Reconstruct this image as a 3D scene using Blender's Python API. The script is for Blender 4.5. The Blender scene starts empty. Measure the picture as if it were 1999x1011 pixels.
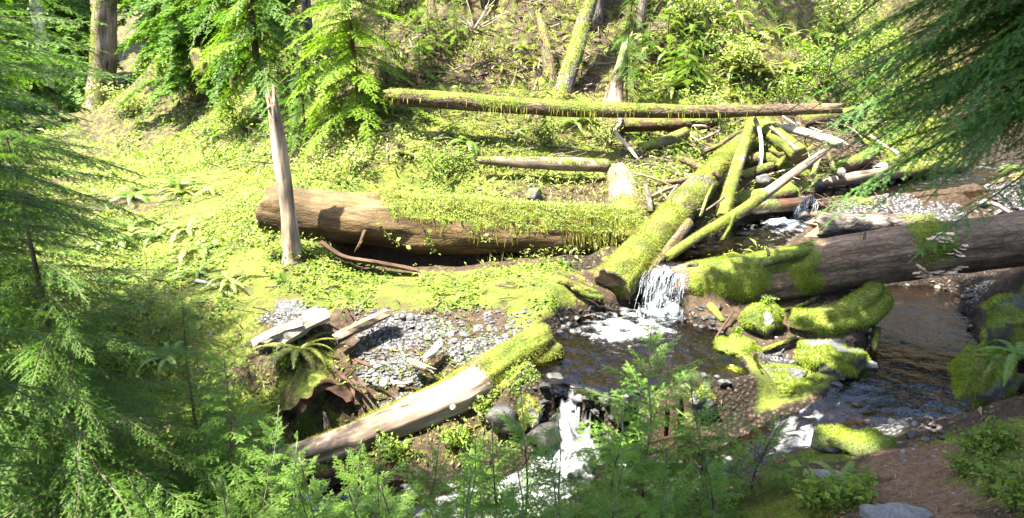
import bpy, bmesh, math, random
import numpy as np
from mathutils import Vector, Matrix, Euler

rng = np.random.default_rng(11)
random.seed(5)
sc = bpy.context.scene
col = sc.collection

# ------------------------------------------------------------------ camera, world, sun, exposure
F_PX, PITCH, EYE = 1303.0, math.radians(16.0), 3.2      # photo is 1999 x 1011
cam_d = bpy.data.cameras.new('camera')
cam_d.sensor_fit = 'HORIZONTAL'; cam_d.sensor_width = 36.0
cam_d.lens = 36.0 * F_PX / 1999.0
cam_d.clip_start = 0.05; cam_d.clip_end = 600
cam = bpy.data.objects.new('camera', cam_d); col.objects.link(cam)
cam.location = (0, 0, EYE); cam.rotation_euler = (math.pi / 2 - PITCH, 0, 0)
sc.camera = cam

SUN = Vector((-0.38, -0.20, 0.90)).normalized()          # direction towards the sun
w = bpy.data.worlds.new('World'); sc.world = w; w.use_nodes = True
sky = w.node_tree.nodes.new('ShaderNodeTexSky'); sky.sky_type = 'NISHITA'; sky.sun_disc = False
sky.sun_elevation = math.asin(SUN.z); sky.sun_rotation = math.atan2(SUN.x, SUN.y)
sky.air_density = 1.0; sky.dust_density = 2.0; sky.ozone_density = .5
bg = w.node_tree.nodes['Background']; bg.inputs[1].default_value = 0.12
w.node_tree.links.new(sky.outputs[0], bg.inputs[0])
sun_d = bpy.data.lights.new('sun', 'SUN'); sun_d.energy = 5.0; sun_d.angle = math.radians(0.55)
sun_d.color = (1.0, 0.94, 0.81)
sun = bpy.data.objects.new('sun', sun_d); col.objects.link(sun)
sun.rotation_euler = (-SUN).to_track_quat('-Z', 'Y').to_euler()
sc.view_settings.view_transform = 'Standard'; sc.view_settings.look = 'None'
sc.view_settings.gamma = 1.0; sc.view_settings.exposure = 3.3
sc.view_settings.use_curve_mapping = False
sc.cycles.max_bounces = 6; sc.cycles.diffuse_bounces = 3; sc.cycles.glossy_bounces = 2; sc.cycles.transmission_bounces = 4; sc.cycles.transparent_max_bounces = 12
sc.cycles.sample_clamp_indirect = 6.0
sc.cycles.caustics_reflective = False; sc.cycles.caustics_refractive = False

# ------------------------------------------------------------------ pixel -> world helpers
CP, SP = math.cos(PITCH), math.sin(PITCH)
def ray(px, py):
    u = (px - 999.5) / F_PX; v = (505.5 - py) / F_PX
    return u, CP + v * SP, -SP + v * CP
def P(px, py, Y):                       # point of that pixel at forward distance Y
    a, b, c = ray(px, py); t = Y / b
    return np.array((a * t, Y, EYE + c * t))
def Pz(px, py, z):                      # point of that pixel at height z
    a, b, c = ray(px, py); t = (z - EYE) / c
    return np.array((a * t, b * t, z))
def project(X):
    X = np.asarray(X, float); x, y, z = X[..., 0], X[..., 1], X[..., 2] - EYE
    d = y * CP - z * SP; up = y * SP + z * CP
    d = np.where(d < .05, .05, d)
    return 999.5 + F_PX * x / d, 505.5 - F_PX * up / d

# ------------------------------------------------------------------ noise
def _h(ix, iy, iz, s):
    n = (ix.astype(np.int64) * 374761393 + iy.astype(np.int64) * 668265263 + iz.astype(np.int64) * 2147483647 + s * 1274126177) & 0xffffffff
    n = ((n ^ (n >> 13)) * 1274126177) & 0xffffffff
    n = ((n ^ (n >> 16)) * 2246822519) & 0xffffffff
    return ((n ^ (n >> 15)) & 0xffffff) / float(0xffffff) * 2 - 1
def vn3(x, y, z, s=0):
    x, y, z = np.broadcast_arrays(np.asarray(x, float), np.asarray(y, float), np.asarray(z, float))
    ix, iy, iz = np.floor(x), np.floor(y), np.floor(z)
    fx, fy, fz = x - ix, y - iy, z - iz
    fx = fx * fx * (3 - 2 * fx); fy = fy * fy * (3 - 2 * fy); fz = fz * fz * (3 - 2 * fz)
    r = 0
    for dx in (0, 1):
        for dy in (0, 1):
            for dz in (0, 1):
                r = r + _h(ix + dx, iy + dy, iz + dz, s) * (fx if dx else 1 - fx) * (fy if dy else 1 - fy) * (fz if dz else 1 - fz)
    return r
def fbm(x, y, z=0.0, o=4, s=0, g=.5):
    a, r = 1.0, 0
    for k in range(o):
        r = r + a * vn3(np.asarray(x) * 2 ** k, np.asarray(y) * 2 ** k, np.asarray(z) * 2 ** k, s + k * 17); a *= g
    return r
def sstep(a, b, x):
    t = np.clip((x - a) / (b - a), 0, 1); return t * t * (3 - 2 * t)

# ------------------------------------------------------------------ mesh helpers
def mk(name, V, faces, mats, mi=None, smooth=True, attrs=None):
    me = bpy.data.meshes.new(name)
    V = np.ascontiguousarray(V, np.float32); me.vertices.add(len(V)); me.vertices.foreach_set('co', V.ravel())
    faces = [np.asarray(f) for f in (faces if isinstance(faces, list) else [faces]) if len(f)]
    idx = np.concatenate([f.ravel() for f in faces]).astype(np.int32)
    tot = np.concatenate([np.full(len(f), f.shape[1]) for f in faces])
    st = np.concatenate([[0], np.cumsum(tot)[:-1]]).astype(np.int32)
    me.loops.add(len(idx)); me.loops.foreach_set('vertex_index', idx)
    me.polygons.add(len(tot)); me.polygons.foreach_set('loop_start', st)
    if mi is not None: me.polygons.foreach_set('material_index', np.asarray(mi, np.int32))
    me.polygons.foreach_set('use_smooth', np.full(len(tot), smooth, bool))
    for k, a in (attrs or {}).items():
        a = np.asarray(a, np.float32)
        if a.ndim == 1:
            at = me.attributes.new(k, 'FLOAT', 'POINT'); at.data.foreach_set('value', a)
        elif a.shape[1] == 3:
            at = me.attributes.new(k, 'FLOAT_VECTOR', 'POINT'); at.data.foreach_set('vector', np.ascontiguousarray(a).ravel())
        else:
            at = me.attributes.new(k, 'FLOAT_COLOR', 'POINT'); at.data.foreach_set('color', np.ascontiguousarray(a).ravel())
    for m in (mats if isinstance(mats, (list, tuple)) else [mats]): me.materials.append(M[m])
    me.update(calc_edges=True)
    return me
def ob(name, me, parent=None, label=None, cat=None, group=None, kind=None, mw=None):
    o = bpy.data.objects.new(name, me); col.objects.link(o)
    if parent is not None: o.parent = parent
    if label: o['label'] = label
    if cat: o['category'] = cat
    if group: o['group'] = group
    if kind: o['kind'] = kind
    if mw is not None: o.matrix_basis = mw
    return o
def vnorm(V, F):
    n = np.zeros_like(V)
    for f in (F if isinstance(F, list) else [F]):
        if not len(f): continue
        f = np.asarray(f)
        a, b, c = V[f[:, 0]], V[f[:, 1]], V[f[:, -1]]
        fn = np.cross(b - a, c - a)
        for k in range(f.shape[1]): np.add.at(n, f[:, k], fn)
    return n / np.maximum(np.linalg.norm(n, axis=1, keepdims=True), 1e-9)
def unit(v): return v / np.maximum(np.linalg.norm(v, axis=-1, keepdims=True), 1e-9)
def merge(parts):
    Vs, Fs, o = [], {}, 0
    for V, F in parts:
        Vs.append(V)
        for f in (F if isinstance(F, list) else [F]):
            if len(f): Fs.setdefault(f.shape[1], []).append(np.asarray(f) + o)
        o += len(V)
    return np.concatenate(Vs), [np.concatenate(x) for x in Fs.values()]
def spline(pts, n=None, step=.08):
    p = np.asarray(pts, float)
    if len(p) == 2: p = np.stack([p[0], p[0] * .5 + p[1] * .5, p[1]])
    e = np.concatenate([[2 * p[0] - p[1]], p, [2 * p[-1] - p[-2]]])
    out = []
    for i in range(len(p) - 1):
        k = max(2, int(np.linalg.norm(p[i + 1, :3] - p[i, :3]) / step)) if n is None else n
        t = np.linspace(0, 1, k, endpoint=False)[:, None]
        a, b, c, d = e[i], e[i + 1], e[i + 2], e[i + 3]
        out.append(.5 * ((2 * b) + (-a + c) * t + (2 * a - 5 * b + 4 * c - d) * t ** 2 + (-a + 3 * b - 3 * c + d) * t ** 3))
    out.append(p[-1:])
    return np.concatenate(out)
def tube(pr, seg=20, step=.07, seed=0, low=.07, groove=.03, gf=5., gs=.8, jag=(0, 0), hollow=(0, 0), squash=1.0, flare=0.0):
    """tapered, knobbly stem through points (x,y,z,r); returns V, F, mi, uvw"""
    q = spline(np.asarray(pr, float), step=step); p, R = q[:, :3], np.abs(q[:, 3])
    n = len(p); T = unit(np.gradient(p, axis=0))
    up = np.array((0, 0, 1.)) if abs(T[0, 2]) < .9 else np.array((0, 1., 0))
    A = unit(np.cross(T, up)); B = np.cross(A, T)
    s = np.concatenate([[0], np.cumsum(np.linalg.norm(np.diff(p, axis=0), axis=1))])
    th = np.linspace(0, 2 * np.pi, seg, endpoint=False)
    c, sn = np.cos(th)[None], np.sin(th)[None]; S = s[:, None]
    r = R[:, None] * (1 + low * fbm(c * 1.3, sn * 1.3, S * 1.4 + seed * 7.3, 3, seed)
                      + groove * fbm(c * gf, sn * gf, S * gs + seed, 3, seed + 3, .6))
    ends = [np.zeros((1, seg)), np.zeros((1, seg))]
    wv = np.array([.25, s[-1] / 3]).min()
    sh = np.zeros((n, seg))
    for e in (0, 1):
        if jag[e]:
            nz = fbm(c * 2.2, sn * 2.2, seed + e * 5., 3, seed + 9, .7)
            wgt = np.clip(1 - (S if e == 0 else s[-1] - S) / wv, 0, 1)
            sh = sh + (-1 if e == 0 else 1) * jag[e] * nz * wgt
    V = p[:, None] + A[:, None] * (r * c)[..., None] + B[:, None] * (r * sn * squash)[..., None] + T[:, None] * sh[..., None]
    uvw = np.stack([np.broadcast_to(S, r.shape), R[:, None] * c, R[:, None] * sn], -1)
    i = np.arange(n - 1)[:, None] * seg; j = np.arange(seg)[None]; j2 = (j + 1) % seg
    Fq = np.stack([i + j, i + j2, i + seg + j2, i + seg + j], -1).reshape(-1, 4)
    V, uvw = V.reshape(-1, 3), uvw.reshape(-1, 3)
    mi = [np.zeros(len(Fq), int)]; F = [Fq]; Vx, Ux, o = [V], [uvw], len(V)
    tris = []
    for e in (0, 1):
        k0 = 0 if e == 0 else (n - 1) * seg
        ring = V[k0:k0 + seg]; ctr = ring.mean(0); d = T[0] if e == 0 else -T[-1]
        prev = k0 + np.arange(seg)
        for f, dep in ((.72, .05), (.4, .1)):
            rr = ctr + (ring - ctr) * f + d * (hollow[e] * dep * 10 + jag[e] * .5 * fbm(c * 3 * f, sn * 3 * f, seed + e, 2, seed + 21)[0][:, None] * f)
            Vx.append(rr); Ux.append(uvw[k0:k0 + seg] * np.array((1, f, f)))
            cur = o + np.arange(seg); o += seg
            qd = np.stack([prev, cur, np.roll(cur, -1), np.roll(prev, -1)], -1)
            F.append(qd if e == 0 else qd[:, ::-1]); mi.append(np.ones(seg, int)); prev = cur
        Vx.append((ctr + d * hollow[e])[None]); Ux.append(uvw[k0:k0 + 1] * np.array((1, 0, 0)))
        t = np.stack([prev, np.full(seg, o), np.roll(prev, -1)], -1); o += 1
        tris.append(t if e == 0 else t[:, ::-1])
    Fall = [np.concatenate(F), np.concatenate(tris)]
    # orient: tube winding
    V = np.concatenate(Vx); U = np.concatenate(Ux)
    miall = np.concatenate(mi + [np.ones(len(t), int) for t in tris])
    Fall = [f[:, ::-1] for f in Fall]
    nn = vnorm(V, Fall)
    if (nn[:n * seg] * (V[:n * seg] - np.repeat(p, seg, 0))).sum() < 0:
        Fall = [f[:, ::-1] for f in Fall]; nn = -nn
    return V, Fall, miall, U, nn
def sample(V, Fq, wv, n, rg):
    f = np.asarray(Fq); a, b, c = V[f[:, 0]], V[f[:, 1]], V[f[:, -1]]
    cr = np.cross(b - a, c - a); ar = np.linalg.norm(cr, axis=1)
    ww = ar * wv[f].mean(1); tot = ww.sum()
    if tot <= 0 or n <= 0: return np.zeros((0, 3)), np.zeros((0, 3))
    k = rg.choice(len(f), int(n), p=ww / tot)
    u, v = rg.random((int(n), 1)), rg.random((int(n), 1))
    if f.shape[1] == 4:
        d = V[f[k, 2]]; p = (a[k] * (1 - u) + b[k] * u) * (1 - v) + (c[k] * (1 - u) + d * u) * v
    else:
        fl = (u + v) > 1; u, v = np.where(fl, 1 - u, u), np.where(fl, 1 - v, v); p = a[k] + (b[k] - a[k]) * u + (c[k] - a[k]) * v
    return p, unit(cr[k])
def blades(Pn, N, ln, wd, spread, rg, droop=0.0, tint=None):
    n = len(Pn)
    if not n: return np.zeros((0, 3)), np.zeros((0, 3), int), np.zeros((0, 4))
    d = unit(N + rg.normal(0, spread, (n, 3))); s = unit(np.cross(d, rg.normal(0, 1, (n, 3))))
    l = (ln * rg.uniform(.5, 1.25, (n, 1))); h = s * wd * .5 * rg.uniform(.7, 1.3, (n, 1))
    tip = Pn + d * l; tip[:, 2:] -= droop * l
    V = np.stack([Pn - h - N * .004, Pn + h - N * .004, tip], 1).reshape(-1, 3)
    F = np.arange(3 * n).reshape(-1, 3)
    t = rg.random(n) if tint is None else tint
    C = np.stack([t, rg.random(n), np.zeros(n), np.ones(n)], -1)
    C = np.repeat(C, 3, 0); C[2::3, 2] = 1.0
    return V, F, C

# ------------------------------------------------------------------ materials
M = {}
def nd(nt, typ, ins=None, **pr):
    n = nt.nodes.new(typ)
    for k, v in pr.items(): setattr(n, k, v)
    for k, v in (ins or {}).items():
        s = n.inputs[k]
        if isinstance(v, bpy.types.NodeSocket): nt.links.new(v, s)
        elif isinstance(v, bpy.types.Node): nt.links.new(v.outputs[0], s)
        else: s.default_value = v
    return n
def newmat(name):
    m = bpy.data.materials.new(name); m.use_nodes = True; nt = m.node_tree; nt.nodes.clear()
    out = nt.nodes.new('ShaderNodeOutputMaterial'); M[name] = m
    return nt, out
def c4(c): return (c[0], c[1], c[2], 1.0)
def ramp(nt, fac, stops, interp='LINEAR'):
    r = nd(nt, 'ShaderNodeValToRGB', {0: fac}); cr = r.color_ramp; cr.interpolation = interp
    while len(cr.elements) < len(stops): cr.elements.new(.5)
    for e, (p, c) in zip(cr.elements, stops): e.position = p; e.color = c4(c) if len(c) == 3 else c
    return r.outputs[0]
def mix(nt, f, a, b, blend='MIX'):
    n = nt.nodes.new('ShaderNodeMix'); n.data_type = 'RGBA'; n.blend_type = blend
    for k, v in ((0, f), (6, a), (7, b)):
        if isinstance(v, bpy.types.NodeSocket): nt.links.new(v, n.inputs[k])
        else: n.inputs[k].default_value = v if k == 0 else c4(v)
    return n.outputs[2]
def noise(nt, vec, scale, detail=4, rough=.6, dist=0.0):
    return nd(nt, 'ShaderNodeTexNoise', {'Vector': vec, 'Scale': scale, 'Detail': detail, 'Roughness': rough, 'Distortion': dist}).outputs[0]
def math_(nt, op, a, b=0.0, clamp=False):
    n = nt.nodes.new('ShaderNodeMath'); n.operation = op; n.use_clamp = clamp
    for k, v in ((0, a), (1, b)):
        if isinstance(v, bpy.types.NodeSocket): nt.links.new(v, n.inputs[k])
        else: n.inputs[k].default_value = v
    return n.outputs[0]
def mrange(nt, v, a, b, c=0., d=1.):
    return nd(nt, 'ShaderNodeMapRange', {0: v, 1: a, 2: b, 3: c, 4: d}).outputs[0]
def attr(nt, name): return nd(nt, 'ShaderNodeAttribute', attribute_name=name)
def mapping(nt, vec, scale):
    return nd(nt, 'ShaderNodeMapping', {0: vec, 3: scale}).outputs[0]
def pos(nt): return nd(nt, 'ShaderNodeNewGeometry').outputs['Position']
def sep(nt, colr):
    return nd(nt, 'ShaderNodeSeparateColor', {0: colr}).outputs

MOSS = ((.02, .032, .004), (.075, .1, .011), (.175, .18, .029))
def moss_color(nt, vec, warm=0.0, MOSS=MOSS):
    n1 = noise(nt, vec, 3.2, 5, .65); n2 = noise(nt, vec, 40, 3, .6)
    f = math_(nt, 'ADD', math_(nt, 'MULTIPLY', n1, .65), math_(nt, 'MULTIPLY', n2, .35))
    c = ramp(nt, f, [(.32, MOSS[0]), (.5, MOSS[1]), (.68, (MOSS[2][0] + warm * .06, MOSS[2][1], MOSS[2][2]))])
    return mix(nt, mrange(nt, noise(nt, vec, 2.7, 4, .6), .52, .70, 0, .75), c, (.05, .036, .014))
def wood_mat(name, dark, mid, pale, grain=9.0, rough=.85, bump=.6, crack=.5, mossy=True, wet=0.0, plate=0.0):
    nt, out = newmat(name)
    uv = attr(nt, 'uvw').outputs['Vector']; m = sep(nt, attr(nt, 'mk').outputs['Color'])
    g1 = noise(nt, mapping(nt, uv, (.12, 1, 1)), grain, 6, .7, .6)
    g2 = noise(nt, mapping(nt, uv, (.06, 1, 1)), grain * 4, 4, .65)
    g3 = noise(nt, uv, 2.1, 4, .6)
    f = math_(nt, 'ADD', math_(nt, 'MULTIPLY', g1, .55), math_(nt, 'ADD', math_(nt, 'MULTIPLY', g2, .25), math_(nt, 'MULTIPLY', g3, .2)))
    c = ramp(nt, f, [(.34, dark), (.5, mid), (.66, pale)])
    ck = ramp(nt, g1, [(.36, (0, 0, 0)), (.42, (1, 1, 1))])
    c = mix(nt, math_(nt, 'MULTIPLY', math_(nt, 'SUBTRACT', 1.0, ck), crack), c, tuple(x * .22 for x in dark))
    p = pos(nt)
    if plate:
        wv_ = nd(nt, 'ShaderNodeVectorMath', {0: mapping(nt, uv, (.3, 1, 1)), 1: nd(nt, 'ShaderNodeVectorMath', {0: nd(nt, 'ShaderNodeTexNoise', {'Vector': uv, 'Scale': 9.0, 'Detail': 4.0}).outputs['Color'], 3: .09}, operation='SCALE').outputs[0]}, operation='ADD').outputs[0]
        ve = nd(nt, 'ShaderNodeTexVoronoi', {'Vector': wv_, 'Scale': 15.0}, feature='DISTANCE_TO_EDGE').outputs['Distance']
        pe = mrange(nt, ve, .0, .16)
        c = mix(nt, math_(nt, 'MULTIPLY', math_(nt, 'SUBTRACT', 1.0, pe), .75 * plate), c, tuple(x * .3 for x in dark))
        f = math_(nt, 'ADD', f, math_(nt, 'MULTIPLY', pe, .5 * plate))
    st = mrange(nt, noise(nt, uv, 1.1, 4, .6), .38, .66, .55, 1.25)
    c = nd(nt, 'ShaderNodeHueSaturation', {'Color': c, 'Value': st}).outputs[0]
    mc = moss_color(nt, p)
    mn = math_(nt, 'ADD', m[0], mrange(nt, noise(nt, p, 9, 5, .7), .3, .7, -.45, .45))
    mf = mrange(nt, mn, .42, .62)
    c = mix(nt, mf, c, mc)
    b = nd(nt, 'ShaderNodeBump', {'Strength': bump, 'Distance': .03, 'Height': math_(nt, 'ADD', f, math_(nt, 'MULTIPLY', noise(nt, p, 70, 3, .6), mf))})
    bs = nd(nt, 'ShaderNodeBsdfPrincipled', {'Base Color': c, 'Roughness': rough, 'Normal': b.outputs[0], 'Specular IOR Level': .25 + wet})
    nt.links.new(bs.outputs[0], out.inputs[0])
def leaf_mat(name, a, b, tip=None, trans=.42, rough=.5, spec=.35, rnd=.35):
    nt, out = newmat(name)
    m = sep(nt, attr(nt, 'mk').outputs['Color'])
    oi = nd(nt, 'ShaderNodeObjectInfo').outputs['Random']
    f = math_(nt, 'ADD', math_(nt, 'MULTIPLY', m[0], 1 - rnd), math_(nt, 'MULTIPLY', oi, rnd))
    c = mix(nt, f, a, b)
    if tip: c = mix(nt, math_(nt, 'MULTIPLY', m[2], .8), c, tip)
    if 'moss' in name:      # older brown patches in the moss
        c = mix(nt, mrange(nt, noise(nt, pos(nt), 2.7, 4, .6), .52, .70, 0, .7), c, (.075, .055, .018))
    hsv = nd(nt, 'ShaderNodeHueSaturation', {'Color': c, 'Value': mrange(nt, m[1], 0, 1, .72, 1.28)}).outputs[0]
    bs = nd(nt, 'ShaderNodeBsdfPrincipled', {'Base Color': hsv, 'Roughness': rough, 'Specular IOR Level': spec})
    tc = mix(nt, 1.0, hsv, (1.1, 1.2, .5), 'MULTIPLY')
    tr = nd(nt, 'ShaderNodeBsdfTranslucent', {'Color': tc})
    mx = nd(nt, 'ShaderNodeMixShader', {0: trans, 1: bs.outputs[0], 2: tr.outputs[0]})
    nt.links.new(mx.outputs[0], out.inputs[0])
def rock_mat(name, dark, mid, pale, mossy=True, rough=.8, scale=1.0):
    nt, out = newmat(name)
    tc = nd(nt, 'ShaderNodeTexCoord').outputs['Object']; p = pos(nt)
    m = sep(nt, attr(nt, 'mk').outputs['Color'])
    oi = nd(nt, 'ShaderNodeObjectInfo').outputs['Random']
    n1 = noise(nt, p, 5 * scale, 6, .7, .8); n2 = noise(nt, p, 55 * scale, 4, .7)
    f = math_(nt, 'ADD', math_(nt, 'MULTIPLY', n1, .5), math_(nt, 'ADD', math_(nt, 'MULTIPLY', n2, .3), math_(nt, 'MULTIPLY', oi, .2)))
    c = ramp(nt, f, [(.3, dark), (.5, mid), (.7, pale)])
    mn = math_(nt, 'ADD', m[0], mrange(nt, noise(nt, p, 8, 5, .7), .3, .7, -.45, .45))
    mf = mrange(nt, mn, .42, .6)
    c = mix(nt, mf, c, moss_color(nt, p))
    b = nd(nt, 'ShaderNodeBump', {'Strength': .55, 'Distance': .02, 'Height': math_(nt, 'ADD', n2, n1)})
    bs = nd(nt, 'ShaderNodeBsdfPrincipled', {'Base Color': c, 'Roughness': rough, 'Normal': b.outputs[0], 'Specular IOR Level': .3})
    nt.links.new(bs.outputs[0], out.inputs[0])

wood_mat('bark_grey', (.04, .033, .026), (.12, .10, .08), (.25, .22, .18), plate=1.)
wood_mat('bark_brown', (.05, .032, .02), (.10, .065, .042), (.2, .14, .095), grain=7, plate=1.)
wood_mat('bark_red', (.038, .024, .014), (.12, .08, .05), (.22, .165, .115), grain=12, crack=.35, plate=.6)
wood_mat('wood_gold', (.022, .014, .006), (.075, .047, .018), (.17, .115, .05), grain=6, crack=.6, plate=.35)
wood_mat('wood_pale', (.045, .03, .02), (.165, .122, .088), (.30, .245, .19), grain=11, crack=.8)
wood_mat('wood_bleached', (.15, .12, .09), (.36, .31, .245), (.56, .51, .43), grain=12, crack=.55)
wood_mat('snag_wood', (.06, .036, .022), (.235, .175, .125), (.42, .35, .27), grain=7, crack=.8)
wood_mat('wood_rust', (.02, .011, .006), (.065, .034, .019), (.16, .095, .055), grain=10, crack=.5)
wood_mat('twig', (.04, .028, .018), (.10, .072, .05), (.19, .15, .11), grain=18, crack=.2)
wood_mat('wood_wet', (.02, .012, .006), (.07, .035, .014), (.16, .075, .025), grain=9, rough=.25, crack=.3, wet=.5)
wood_mat('endgrain', (.05, .033, .018), (.15, .10, .06), (.27, .2, .12), grain=26, crack=.5)
wood_mat('endgrain_pale', (.2, .16, .11), (.36, .3, .22), (.52, .45, .35), grain=26, crack=.5)
rock_mat('rock_grey', (.026, .026, .027), (.07, .07, .072), (.16, .155, .15))
rock_mat('rock_pale', (.06, .056, .05), (.13, .123, .11), (.24, .23, .21))
rock_mat('rock_dark', (.008, .008, .008), (.025, .024, .023), (.065, .062, .058), rough=.4)
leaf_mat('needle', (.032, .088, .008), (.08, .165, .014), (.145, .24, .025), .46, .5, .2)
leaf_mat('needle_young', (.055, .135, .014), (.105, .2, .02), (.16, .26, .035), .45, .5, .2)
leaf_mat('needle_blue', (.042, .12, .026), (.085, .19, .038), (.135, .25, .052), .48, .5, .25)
leaf_mat('needle_lit', (.08, .16, .008), (.15, .24, .014), (.24, .31, .025), .5, .5, .2)  # sunlit copy of needle, the sunlight mixed into a paler yellower colour
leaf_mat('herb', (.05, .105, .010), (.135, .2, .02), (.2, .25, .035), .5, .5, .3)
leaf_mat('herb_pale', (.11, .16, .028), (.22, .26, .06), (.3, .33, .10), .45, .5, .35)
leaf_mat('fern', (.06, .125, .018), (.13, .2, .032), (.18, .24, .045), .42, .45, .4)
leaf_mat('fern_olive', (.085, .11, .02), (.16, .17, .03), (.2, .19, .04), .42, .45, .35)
leaf_mat('moss_leaf', MOSS[0], MOSS[2], (.26, .26, .045), .35, .8, .1)
leaf_mat('moss_green', (.042, .08, .006), (.135, .185, .012), (.215, .26, .026), .35, .8, .1)
leaf_mat('moss_dry', (.07, .06, .02), (.2, .17, .06), (.3, .26, .1), .35, .8, .1)
leaf_mat('litter', (.05, .028, .014), (.2, .12, .07), (.25, .17, .1), .1, .8, .15)

nt, out = newmat('fungus')
n1 = noise(nt, pos(nt), 60, 4, .6)
bs = nd(nt, 'ShaderNodeBsdfPrincipled', {'Base Color': ramp(nt, n1, [(.35, (.24, .12, .06)), (.5, (.42, .28, .19)), (.65, (.58, .48, .4))]), 'Roughness': .7, 'Subsurface Weight': .15, 'Subsurface Radius': (.01, .006, .004)})
nt.links.new(bs.outputs[0], out.inputs[0])

# ground: gravel (R), moss (G), duff path (B), stream bed with shade under logs (A) painted per vertex as zones
nt, out = newmat('ground')
p = pos(nt); at = attr(nt, 'mk'); m = sep(nt, at.outputs['Color']); bed = at.outputs['Alpha']
n1 = noise(nt, p, 1.3, 6, .65, .4); n2 = noise(nt, p, 14, 5, .7); n3 = noise(nt, p, 70, 3, .7)
duff = ramp(nt, math_(nt, 'ADD', math_(nt, 'MULTIPLY', n2, .55), math_(nt, 'MULTIPLY', n3, .45)), [(.33, (.008, .005, .003)), (.5, (.03, .019, .011)), (.68, (.085, .058, .034))])
path = ramp(nt, math_(nt, 'ADD', math_(nt, 'MULTIPLY', n2, .4), math_(nt, 'MULTIPLY', n3, .6)), [(.33, (.03, .018, .011)), (.5, (.095, .056, .034)), (.68, (.19, .125, .08))])
vor = nd(nt, 'ShaderNodeTexVoronoi', {'Vector': p, 'Scale': 26.0, 'Randomness': 1.0})
grav = mix(nt, mrange(nt, vor.outputs['Distance'], .25, .62), ramp(nt, sep(nt, vor.outputs['Color'])[0], [(0, (.05, .05, .053)), (.5, (.11, .11, .113)), (1, (.22, .215, .21))]), (.022, .019, .016))
bedc = mix(nt, mrange(nt, vor.outputs['Distance'], .2, .6), ramp(nt, sep(nt, vor.outputs['Color'])[0], [(0, (.012, .008, .005)), (.6, (.032, .021, .014)), (1, (.075, .052, .036))]), (.007, .005, .003))
mossc = moss_color(nt, p, 0., ((.016, .022, .003), (.058, .075, .009), (.14, .145, .026)))
gn = mrange(nt, noise(nt, p, 5, 5, .7), .3, .7, -.4, .4)
c = mix(nt, mrange(nt, math_(nt, 'ADD', m[1], gn), .35, .6), duff, mossc)
c = mix(nt, mrange(nt, math_(nt, 'ADD', m[2], gn), .4, .6), c, path)
c = mix(nt, mrange(nt, math_(nt, 'ADD', m[0], gn), .4, .6), c, grav)
c = mix(nt, mrange(nt, bed, .3, .6), c, bedc)
hb = math_(nt, 'ADD', math_(nt, 'MULTIPLY', n2, .8), math_(nt, 'ADD', math_(nt, 'MULTIPLY', n3, .5), math_(nt, 'MULTIPLY', math_(nt, 'MAXIMUM', m[0], bed), math_(nt, 'MULTIPLY', vor.outputs['Distance'], -1.2))))
b = nd(nt, 'ShaderNodeBump', {'Strength': .8, 'Distance': .035, 'Height': hb})
bs = nd(nt, 'ShaderNodeBsdfPrincipled', {'Base Color': c, 'Roughness': .9, 'Normal': b.outputs[0], 'Specular IOR Level': .2})
nt.links.new(bs.outputs[0], out.inputs[0])

# water: clear brown water over a stony bed, white where it is full of air
nt, out = newmat('water')
p = pos(nt); m = sep(nt, attr(nt, 'mk').outputs['Color'])
wav = math_(nt, 'ADD', math_(nt, 'MULTIPLY', noise(nt, p, 9, 3, .5, .8), .7), math_(nt, 'MULTIPLY', noise(nt, p, 34, 2, .5, .5), .3))
b = nd(nt, 'ShaderNodeBump', {'Strength': .7, 'Distance': .022, 'Height': wav})
fr = nd(nt, 'ShaderNodeFresnel', {'IOR': 1.33, 'Normal': b.outputs[0]}).outputs[0]
gl = nd(nt, 'ShaderNodeBsdfGlossy', {'Color': (1, 1, 1, 1), 'Roughness': .05, 'Normal': b.outputs[0]})
tr = nd(nt, 'ShaderNodeBsdfTransparent', {'Color': (.36, .27, .18, 1)})
wa = nd(nt, 'ShaderNodeMixShader', {0: math_(nt, 'ADD', math_(nt, 'MULTIPLY', fr, 1.0), .01, True), 1: tr.outputs[0], 2: gl.outputs[0]})
wd = nd(nt, 'ShaderNodeBsdfPrincipled', {'Base Color': (.86, .9, .93, 1), 'Roughness': .35, 'Normal': b.outputs[0]})
fo = mrange(nt, math_(nt, 'ADD', m[0], mrange(nt, noise(nt, mapping(nt, p, (1, 1, .16)), 6, 4, .55, .6), .3, .7, -.3, .3)), .26, 1.1)
mx = nd(nt, 'ShaderNodeMixShader', {0: math_(nt, 'POWER', fo, 1.7), 1: wa.outputs[0], 2: wd.outputs[0]})
nt.links.new(mx.outputs[0], out.inputs[0])
nt, out = newmat('white_water')
p = pos(nt)
wd = nd(nt, 'ShaderNodeBsdfPrincipled', {'Base Color': (.88, .92, .95, 1), 'Roughness': .25})
t2 = nd(nt, 'ShaderNodeBsdfTranslucent', {'Color': (.85, .9, .95, 1)})
tr = nd(nt, 'ShaderNodeBsdfTransparent', {'Color': (.96, .98, 1, 1)})
a1 = nd(nt, 'ShaderNodeMixShader', {0: .35, 1: wd.outputs[0], 2: t2.outputs[0]})
mx = nd(nt, 'ShaderNodeMixShader', {0: mrange(nt, noise(nt, p, 38, 3, .6),  .35, .65, .42, .94), 1: a1.outputs[0], 2: tr.outputs[0]})
nt.links.new(mx.outputs[0], out.inputs[0])

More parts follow.
